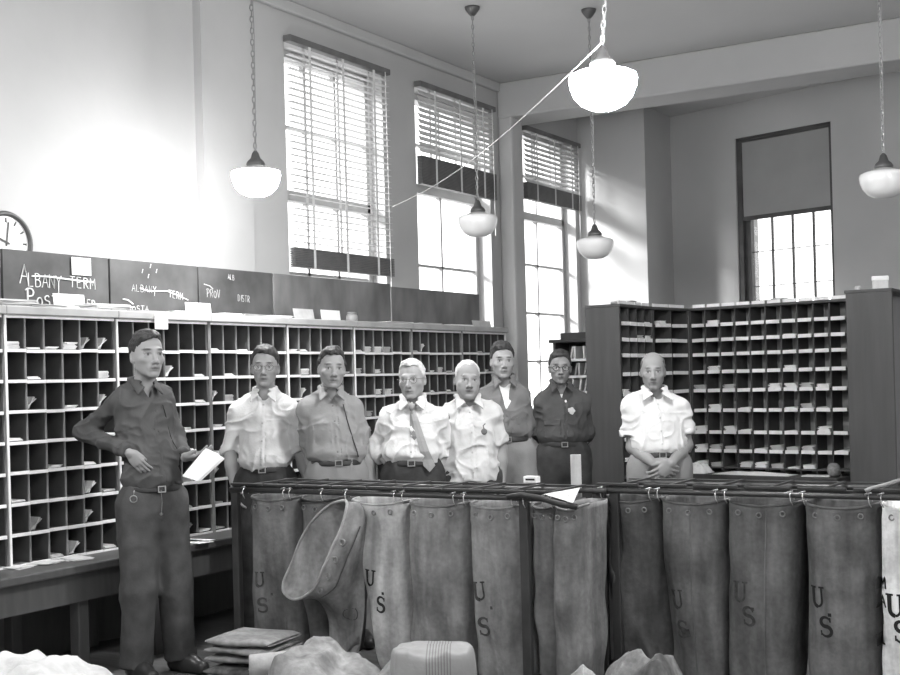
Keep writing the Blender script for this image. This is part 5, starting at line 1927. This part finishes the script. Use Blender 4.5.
    # front edge of the shirt (placket) and pockets
    def front_y(xl, z):
        """y of the shirt front at torso-local x and height z (view frame)"""
        p0 = csh * 0 + (nb * ((z - belt_z) / (nb[2] - belt_z)) + bx * (1 - (z - belt_z) / (nb[2] - belt_z)))
        p = p0 + MT @ V3(xl, 0, 0)
        best = None
        for t in np.arange(-.26, .05, .004):
            q = p + MT @ V3(0, t, 0); q[2] = z
            i = (np.searchsorted(S.ax, q[0]), np.searchsorted(S.ay, q[1]), np.searchsorted(S.az, q[2]))
            if all(0 <= i[m] < S.D.shape[m] for m in range(3)) and S.D[i] < 0:
                return q
        return p + MT @ V3(0, -.1, 0)
    tailz = hem if 'hem' in sh_ else belt_z
    plk = [front_y(0.0 + sh_.get('plx', 0), z) for z in np.linspace(nb[2] - vd - .02, tailz + .03, 9)]
    for u, v in zip(plk[:-1], plk[1:]):
        S.cone(u + MT @ V3(.0, .004, 0), v + MT @ V3(.0, .004, 0), .0075, .0075, .004)
        S.cone(u + MT @ V3(.017, -.0005, 0), v + MT @ V3(.017, -.0005, 0), .0028, .0028, .003, 's')
    for pk in sh_.get('pockets', ()):      # (x centre, drop below shoulders, width, height)
        z1 = csh[2] - pk[1]
        pts_ = [front_y(pk[0] + dx, z1 - dz) for dx, dz in ((-pk[2] / 2, 0), (pk[2] / 2, 0), (pk[2] / 2, pk[3]), (-pk[2] / 2, pk[3]))]
        for u, v in zip(pts_, pts_[1:] + pts_[:1]):
            S.cone(u, v, .003, .003, .003)
        flap = [front_y(pk[0] + dx, z1 - .028) for dx in (-pk[2] / 2, 0, pk[2] / 2)]
        for u, v in zip(flap[:-1], flap[1:]):
            S.cone(u, v, .0035, .0035, .003)
    sv, sf = S.mesh()
    np_obj('shirt', sv, sf, cloth(sh_['v'], 's', .012), root)
    # buttons
    nbt = 4
    for i in range(nbt):
        z = (nb[2] - vd - .03) + (tailz + .06 - (nb[2] - vd - .03)) * i / (nbt - 1)
        p = front_y(sh_.get('plx', 0), z)
        mb = MB(); mb.lathe([(.0055, 0), (.006, .002), (.003, .003)], 10, Matrix.Translation(p + MT @ V3(0, -.002, 0)) @ Matrix.Rotation(math.pi / 2, 4, 'X'))
        mesh_obj('button', mb, cloth(min(.8, sh_['v'] * .7 + .05), 'b', 0), root)
    # undershirt showing in the open neck
    if sh_.get('under'):
        U = Vol(axis(nb[0] - .12, nb[0] + .12, .006), axis(nb[1] - .2, nb[1] + .1, .006), axis(nb[2] - .32, nb[2] - .03, .006))
        torso(U, .001)
        P = U.pts((slice(None),) * 3)
        q = (P - nb) @ MN
        U.D = np.maximum(U.D, np.maximum(np.abs(q[..., 0]) - .075, np.maximum(q[..., 1] + .02, q[..., 2] + sh_['under']))).astype(np.float32)
        uv, uf = U.mesh()
        if len(uv):
            np_obj('undershirt', uv, uf, cloth(.72, 'u'), root)
    # ---- belt
    if cfg.get('belt_on', True):
        L = Vol(axis(bx[0] - .22, bx[0] + .22, .006), axis(bx[1] - .2, bx[1] + .2, .006), axis(belt_z - .05, belt_z + .04, .006))
        bo = cfg.get('belt_out', .008)
        L.ell(hipc, ((0.152 + bo) * W, (0.119 + bo) * G, 0.18), .03, M=MT)
        L.ell(bx + V3(0, 0, -.01), ((0.143 + bo) * W, (0.115 + bo) * G, 0.11), .04, M=MT)
        P = L.pts((slice(None),) * 3)
        L.D = np.maximum(L.D, np.abs(P[..., 2] - (belt_z - .004)) - .017).astype(np.float32)
        lv, lf = L.mesh()
        np_obj('belt', lv, lf, M_leather, root)
        p = bx + MT @ V3(0, -(0.115 + bo) * G - .004, -.004)
        mb = MB()
        Mb = Matrix.Translation(p) @ Matrix.Rotation(ty, 4, 'Z')
        for a, b_, c, d_ in ((-.021, .021, .012, .017), (-.021, .021, -.017, -.012), (-.021, -.016, -.012, .012), (.016, .021, -.012, .012)):
            mb.box(a, b_, -.006, .002, c, d_, Mb)
        mesh_obj('belt_buckle', mb, M_chrome, root)
    # ---- shoes
    for a_, fd in ((anR, footdirR), (anL, footdirL)):
        a2 = a_.copy(); g = a_.copy(); g[2] = 0
        O = Vol(axis(a_[0] - .3, a_[0] + .3, .008), axis(a_[1] - .3, a_[1] + .3, .008), axis(-.02, a_[2] + .05, .007))
        O.cone(g + V3(0, 0, .04) - fd * .045, g + V3(0, 0, .042) + fd * .06, .040, .044, .02)
        O.cone(g + V3(0, 0, .042) + fd * .06, g + V3(0, 0, .034) + fd * .165, .045, .036, .02)
        O.cone(g + V3(0, 0, .05), a_ + V3(0, 0, .01), .042, .046, .03); O.cone(g + V3(0, 0, .075), g + V3(0, 0, .06) + fd * .10, .040, .034, .03)
        P = O.pts((slice(None),) * 3)
        O.D = np.maximum(O.D, .004 - P[..., 2]).astype(np.float32)
        ov, of = O.mesh()
        np_obj('shoe', ov, of, M_shoe, root)
    # ---- spectacles
    if cfg.get('glasses'):
        g = cfg['glasses']
        rim = M_horn if g == 'dark' else M_wire
        r = .0022 if g == 'dark' else .0013
        mb = MB()
        for sx in (-1, 1):
            mb.tube([H(.033 * sx + .0215 * math.cos(a), -.104 + .003 * abs(math.cos(a)), -.003 + .0185 * math.sin(a)) for a in [2 * math.pi * i / 20 for i in range(20)]], r, 5, closed=True)
            mb.tube([H(.0545 * sx, -.101, .003), H(.068 * sx, -.085, .004), H(.083 * sx, -.0, .006), H(.084 * sx, .018, -.004)], r, 5)
        mb.tube([H(-.0125, -.104, .001), H(0, -.109, .005), H(.0125, -.104, .001)], r, 5)
        gl = mesh_obj('spectacles', mb, rim, root, smooth=True)
        mb = MB()
        for sx in (-1, 1):
            vs = [H(.033 * sx, -.1035, -.003)] + [H(.033 * sx + .0205 * math.cos(a), -.1035 + .003 * abs(math.cos(a)), -.003 + .0175 * math.sin(a)) for a in [2 * math.pi * i / 20 for i in range(20)]]
            mb.add(vs, [(0, 1 + i, 1 + (i + 1) % 20) for i in range(20)])
        mesh_obj('lenses', mb, M_lens, gl)
    return dict(root=root, J=J, nb=nb, bx=bx, MT=MT, front_y=front_y, csh=csh, belt_z=belt_z, H=H, G=G, W=W, wrR=wrR, wrL=wrL, elL=elL, loc=root_loc)

def fine_pts(cfg, J):
    return [J(*p) for p in cfg.get('fine', [])]
# ------------------------------------------------------------------ the eight men
def part(p, name, mb, m, smooth=False):
    return mesh_obj(name, mb, m, p['root'], smooth=smooth)

# 1. dark shirt, hand on hip, holding letters
m1 = build_person(dict(
    label='tall person in dark shirt and trousers, hand on hip, holding white letters, far left', px=147, d=6.45, seed=1,
    head=(147.5, 355, -.01), neck=(143, 388, .03), look=(0.62, -0.02, 0.0), hs=1.06,
    shR=(122, 400, -.03), shL=(162, 399, .10), elR=(84, 432, .10), elL=(176, 437, .16), wrR=(130, 453, -.15), wrL=(185, 458, -.02),
    chest=(144, 422, .03), belly=(151, 462, 0.0), belt=487, belt_x=152, belt_dy=.02, turn=0.62, wide=1.0, girth=1.0,
    kneeR=(139, 590, -.04), kneeL=(175, 582, .09), ankR=(136, 659, 0.0), ankL=(180, 650, .14), toeR=0.1, toeL=0.35,
    handR=dict(fdir=(.60, .05, -.78), pn=(.15, 1, .0), thumb=(.8, .1, .6), curl=(.25, .35, .2), tspread=.25, fan=.02, scale=.82),
    handL=dict(fdir=(.92, -.33, .05), pn=(0.1, .25, .95), thumb=(.05, -.9, .3), curl=(.45, .25, .1), tspread=.35, fan=.03, scale=.95),
    arm=.80, nup=5, fine=[(136, 464, -.15), (196, 457, -.06)],
    face=dict(jaw=.94, nose=1.0, tone=0.288, brow=.7, ear=1.05), hair=dict(v=.042, vol=.012, top=.006, line=.078, part=.25, burn=.012),
    shirt=dict(v=.085, sleeveR=1.97, sleeveL=1.90, vee=.085, veew=.032, blouse=.02, plx=0.0, sr=1.02, fold=1.25, pockets=()),
    trousers=dict(v=.075, w=1.08), belt_on=True))
H1 = m1['H']
# key ring and watch fob at the belt
p = m1['J'](133.5, 499, -.15); b = MB()
b.tube([(p[0] + .017 * math.cos(a), p[1] + .004 * math.cos(a), p[2] + .017 * math.sin(a)) for a in [2 * math.pi * i / 18 for i in range(18)]], .0028, 6, closed=True)
b.tube([(p[0], p[1], p[2] + .017), (p[0] + .005, p[1], p[2] + .045)], .002, 5)
part(m1, 'key_ring', b, M_chrome, True)
a_, b_ = m1['J'](161, 490, -.125), m1['J'](161.5, 514, -.135)
b = MB(); b.tube([tuple(a_), tuple((a_ + b_) / 2 + V3(.004, 0, 0)), tuple(b_)], .0018, 5); b.lathe([(.0, -.009), (.008, -.005), (.009, .003), (.0, .009)], 10, Matrix.Translation(b_))
part(m1, 'watch_fob', b, M_chrome)
# the letters he holds
R1 = Matrix.Translation(m1['loc']) @ Matrix.Rotation(YAW, 4, 'Z')
J1 = m1['J']
pc = [J1(183, 477, -.10), J1(206, 449, -.09), J1(223, 459, -.12), J1(198, 482, -.13)]
b = MB()
for k in range(4):
    off = V3(random.uniform(-.006, .006), .004 * k, random.uniform(-.005, .005))
    vs = [p_ + off for p_ in pc]
    mid = (vs[1] + vs[2]) / 2
    mid0 = (vs[0] + vs[3]) / 2
    n = V3(0, .0022, .001)
    q = [vs[0], vs[1], mid + V3(.0, -.012, .006), vs[2], vs[3], mid0 + V3(0, -.010, .004)]
    b.add([tuple(p_) for p_ in q] + [tuple(p_ + n) for p_ in q], [(0, 5, 2, 1), (5, 4, 3, 2), (6, 7, 8, 11), (11, 8, 9, 10), (0, 1, 7, 6), (1, 2, 8, 7), (2, 3, 9, 8), (3, 4, 10, 9), (4, 5, 11, 10), (5, 0, 6, 11)])
o = mesh_obj('held_letters', b, M_card, loc=m1['loc'], rotz=YAW); tag(o, 'folded white letters held by the tall person in dark shirt', 'letters')

# 2. young man, glasses, white shirt
m2 = build_person(dict(
    label='slim young person in glasses and white shirt with rolled sleeves', px=265, d=7.25, seed=2,
    head=(265, 367, 0), neck=(265, 399, .03), look=(0.06, 0.0, 0.03), hs=1.02,
    shR=(237, 413, .02), shL=(291, 412, .02), elR=(230, 452, .06), elL=(300, 452, .03), wrR=(235, 486, -.02), wrL=(312, 488, -.05),
    belt=468, belt_x=265, turn=0.0, wide=.92, girth=.92,
    face=dict(jaw=.92, nose=.98, tone=0.272, brow=.65, ear=1.15), hair=dict(v=.042, vol=.012, top=.008, line=.076, part=-.2), glasses='wire',
    shirt=dict(v=.58, sleeveR=1.08, sleeveL=1.05, vee=.05, veew=.03, blouse=.02, sr=1.0, cuffw=.05, fold=1.1, spread=1.05),
    trousers=dict(v=.055)))
# 3. grey shirt, rolled sleeves
m3 = build_person(dict(
    label='person in grey zip-front shirt with rolled sleeves and dark belt', px=334, d=7.12, seed=3,
    head=(332, 368.5, 0), neck=(331, 398, .03), look=(0.22, 0.0, 0.05), hs=1.0,
    shR=(305, 411, .0), shL=(354, 409, .05), elR=(309, 448, .05), elL=(365, 447, .06), wrR=(318, 487, -.02), wrL=(372, 484, 0.0),
    belt=461, belt_x=337, turn=0.16, wide=.98, girth=1.08,
    face=dict(jaw=1.02, nose=1.08, tone=0.264, brow=.6), hair=dict(v=.042, vol=.013, top=.01, line=.078, recede=.012, part=.1),
    shirt=dict(v=.24, sleeveR=.95, sleeveL=.95, vee=.06, veew=.035, blouse=.025, fold=1.2, plx=.0, pockets=((-.075, .10, .10, .12),)),
    trousers=dict(v=.24)))
def front_line(p, pxs, r, m, name, lift=.011):
    J_ = p['J']; P_ = []
    for px, py in pxs:
        q = J_(px, py, 0)
        f_ = (q[2] - p['belt_z']) / (p['nb'][2] - p['belt_z'])
        xl = (q[0] - p['nb'][0] * f_ - p['bx'][0] * (1 - f_)) / math.cos(0.0)
        s_ = p['front_y'](xl, q[2])
        P_.append((s_[0], s_[1] - lift, q[2]))
    b_ = MB(); b_.tube(P_, r, 6)
    return part(p, name, b_, m, True)
front_line(m3, [(342, 404), (344, 412), (346, 420), (349, 430), (352, 440), (355, 449), (357, 456)], .0035, M_leather, 'zipper')
front_line(m1, [(157, 405), (160, 415), (163, 425), (167, 440), (171, 455), (173, 470)], .0028, cloth(.03, 'z', 0), 'placket')
# 4. white hair, tie
m4 = build_person(dict(
    label='white-haired person in spectacles, white shirt and long grey tie', px=412, d=7.1, seed=4,
    head=(412, 379.5, 0), neck=(413, 407, .03), look=(-0.22, 0.02, -0.03), hs=.97,
    shR=(389, 420, .02), shL=(437, 419, .02), elR=(376, 448, .09), elL=(449, 450, .10), wrR=(393, 466, .0), wrL=(437, 470, .02),
    belt=461, belt_x=413, turn=-0.04, wide=.98, girth=1.08,
    face=dict(jaw=1.03, nose=1.1, tone=0.296, brow=.2, neckr=1.05), hair=dict(v=.55, vol=.009, line=.080, recede=.01, top=.002), glasses='wire',
    shirt=dict(v=.58, sleeveR=1.55, sleeveL=1.5, vee=0.0, blouse=.028, sr=1.12, fold=1.35, pockets=((.075, .10, .10, .11),)),
    trousers=dict(v=.05)))
fy = m4['front_y']; J = m4['J']; MT = m4['MT']
# tie: knot and two blades following the shirt front
def tie_strip(mb, path, w0, w1, lift, th=.003):
    rows = []
    for i, (px, py) in enumerate(path):
        q = J(px, py, 0)
        xl = q[0] - (m4['nb'][0] * ((q[2] - m4['belt_z']) / (m4['nb'][2] - m4['belt_z'])) + m4['bx'][0] * (1 - (q[2] - m4['belt_z']) / (m4['nb'][2] - m4['belt_z'])))
        s = fy(xl, max(q[2], m4['belt_z'] + .01)); s[2] = q[2]
        s = s + V3(0, -lift, 0)
        w = w0 + (w1 - w0) * i / (len(path) - 1)
        rows.append((s, w))
    vs, fs = [], []
    for s, w in rows:
        vs += [tuple(s + V3(-w / 2, 0, 0)), tuple(s + V3(0, -th, 0)), tuple(s + V3(w / 2, 0, 0)), tuple(s + V3(0, .004, 0))]
    for i in range(len(rows) - 1):
        k = i * 4
        for a, b_ in ((0, 1), (1, 2), (2, 3), (3, 0)):
            fs.append((k + a, k + 4 + a, k + 4 + b_, k + b_))
    # pointed tip
    s, w = rows[-1]
    vs.append(tuple(s + V3(.0, 0, -w * .55))); n = len(vs) - 1; k = (len(rows) - 1) * 4
    fs += [(k, n, k + 1), (k + 1, n, k + 2), (k + 2, n, k + 3), (k + 3, n, k)]
    mb.add(vs, fs)
M_tie = cloth(.30, 'tie', .03)
b = MB(); tie_strip(b, [(414, 411), (417, 420), (420, 430), (423, 440), (426, 450), (429, 458), (430.5, 464)], .028, .066, .013)
t_ = part(m4, 'tie', b, M_tie)
b = MB(); tie_strip(b, [(413.5, 412), (414, 420), (414.5, 428), (416, 435)], .026, .045, .006)
mesh_obj('back_blade', b, cloth(.2, 'tie2', .02), t_)
q = J(413, 406.5, 0); s = fy(0, q[2] - .02)
b = MB(); Mk = Matrix.Translation((s[0], s[1] - .014, q[2])) ; b.lathe([(.010, -.022), (.016, -.004), (.020, .012), (.014, .018)], 12, Mk)
mesh_obj('knot', b, M_tie, t_, smooth=True)
p_ = J(451, 449.5, -.02); 
# 5. grey haired, loose white shirt
m5 = build_person(dict(
    label='balding person in loose untucked white short-sleeved shirt with round pocket fob', px=468, d=7.2, seed=5,
    head=(467.5, 379.5, 0), neck=(468, 406, .03), look=(0.14, 0.03, 0.06), hs=.95,
    shR=(448, 417, .03), shL=(492, 414, .02), elR=(437, 452, .06), elL=(500, 447, .05), wrR=(440, 482, -.02), wrL=(501, 483, .0),
    belt=463, belt_x=470, turn=0.10, wide=1.0, girth=1.14,
    face=dict(jaw=1.05, nose=1.12, tone=0.248, brow=.35, fat=1, neckr=1.08), hair=dict(v=.48, vol=.006, line=.090, recede=.02, rough=.5),
    shirt=dict(v=.50, sleeveR=.9, sleeveL=.88, vee=.05, veew=.035, hem=481, fold=1.5, spread=1.1, plx=.0, cuffw=.02, pockets=((.08, .10, .11, .13),)),
    trousers=dict(v=.06), belt_on=False))
fy = m5['front_y']
s = fy(.075, m5['csh'][2] + .045 - .10)
p5 = m5['J'](481.5, 431, 0); s = fy(p5[0] - m5['nb'][0], p5[2])
b = MB(); b.lathe([(.004, -.002), (.017, -.002), (.018, .002), (.010, .004)], 18, Matrix.Translation((s[0], s[1] - .006, s[2])) @ Matrix.Rotation(math.pi / 2, 4, 'X'))
b.tube([(s[0], s[1] - .006, s[2] + .016), (s[0] - .004, s[1] - .004, s[2] + .034), (s[0] + .008, s[1] - .004, s[2] + .046)], .0035, 5)
part(m5, 'pocket_fob', b, mat('dull_metal', .16, .4, metal=.5))
# 6. dark haired, open grey shirt, light trousers
m6 = build_person(dict(
    label='dark-haired person in open grey work shirt over white undershirt, light trousers', px=503, d=7.75, seed=6,
    head=(502.5, 361, 0), neck=(504, 386, .03), look=(0.10, 0.0, 0.02), hs=.95,
    shR=(484, 399, .03), shL=(522, 398, .02), elR=(478, 425, .06), elL=(528, 424, .06), wrR=(480, 446, .05), wrL=(524, 440, .15),
    belt=438, belt_x=506, turn=0.06, wide=.94, girth=1.0,
    face=dict(jaw=1.02, nose=1.02, tone=0.272, brow=.7), hair=dict(v=.042, vol=.013, top=.014, topx=-.008, line=.074),
    shirt=dict(v=.15, sleeveR=1.0, sleeveL=1.5, vee=.20, veew=.045, under=.035, blouse=.02, fold=1.2, pockets=((.075, .12, .10, .11),)),
    trousers=dict(v=.25)))
s = m6['front_y'](.07, m6['csh'][2] - .155)
b = MB(); b.prism([(-.020, .012), (-.012, -.018), (0, -.028), (.012, -.018), (.020, .012), (0, .02)], -.006, .003, Matrix.Translation((s[0], s[1] - .013, s[2])) @ Matrix.Rotation(math.pi / 2, 4, 'X'))
part(m6, 'badge', b, mat('dull_metal', .16, .4, metal=.5))
# 7. dark shirt with light badge, dark rimmed glasses
m7 = build_person(dict(
    label='person in dark-rimmed glasses and dark shirt with light round badge', px=562, d=8.2, seed=7,
    head=(560, 367.5, 0), neck=(561, 391, .03), look=(-0.03, 0.02, 0.02), hs=.94,
    shR=(542, 404, .02), shL=(583, 405, .02), elR=(537, 431, .10), elL=(588, 433, .10), wrR=(548, 448, .20), wrL=(580, 452, .20),
    belt=443, belt_x=563, turn=0.0, wide=.97, girth=1.0,
    face=dict(jaw=.98, nose=1.0, tone=0.240, brow=.7, stubble=.2), hair=dict(v=.042, vol=.012, top=.006, line=.074), glasses='dark',
    shirt=dict(v=.075, sleeveR=1.5, sleeveL=1.5, vee=.10, veew=.035, under=.07, blouse=.022, fold=1.1, pockets=((-.075, .12, .10, .11), (.075, .12, .10, .11))),
    trousers=dict(v=.06)))
p7 = m7['J'](570, 410.5, 0); s = m7['front_y'](p7[0] - m7['nb'][0] * .5 - m7['bx'][0] * .5, p7[2])
b = MB()
pts = []
for i in range(20):
    a = 2 * math.pi * i / 20
    r = .023 * (1 + .12 * math.cos(5 * a))
    pts.append((r * math.cos(a), r * math.sin(a)))
b.prism(pts, -.004, .005, Matrix.Translation((s[0], s[1] - .013, s[2])) @ Matrix.Rotation(math.pi / 2, 4, 'X'))
b.lathe([(.012, .005), (.011, .007), (.002, .0075)], 14, Matrix.Translation((s[0], s[1] - .013, s[2])) @ Matrix.Rotation(math.pi / 2, 4, 'X'))
part(m7, 'badge', b, mat('pale_badge', .55, .4))
# 8. bald, white short sleeves, hands clasped
m8 = build_person(dict(
    label='bald person in white short-sleeved shirt, hands clasped in front, at the right', px=655, d=7.4, seed=8,
    head=(653, 371, 0), neck=(655, 398, .03), look=(-0.16, 0.06, 0.0), hs=.95,
    shR=(631, 409, .02), shL=(680, 409, .02), elR=(633, 447, .02), elL=(686, 445, .02), wrR=(653, 463, -.17), wrL=(671, 464, -.18),
    belt=453, belt_x=659, turn=0.0, wide=1.0, girth=1.05,
    handR=dict(fdir=(.86, -.25, -.45), pn=(.1, 1, .1), thumb=(.3, .2, .9), curl=(.5, .5, .3), tspread=.5),
    handL=dict(fdir=(-.75, -.28, -.58), pn=(-.1, 1, .2), thumb=(-.4, .2, .8), curl=(.55, .6, .4), tspread=.5),
    fine=[(661, 468, -.17)],
    face=dict(jaw=1.0, nose=1.1, tone=0.232, brow=.55, neckr=1.05), hair=dict(v=.10, vol=.006, line=.11, bald=.082, rough=.5),
    shirt=dict(v=.58, sleeveR=.72, sleeveL=.72, vee=.055, veew=.035, blouse=.018, sr=1.1, fold=1.3, spread=1.25, cuffw=.02),
    trousers=dict(v=.22, w=1.08)))
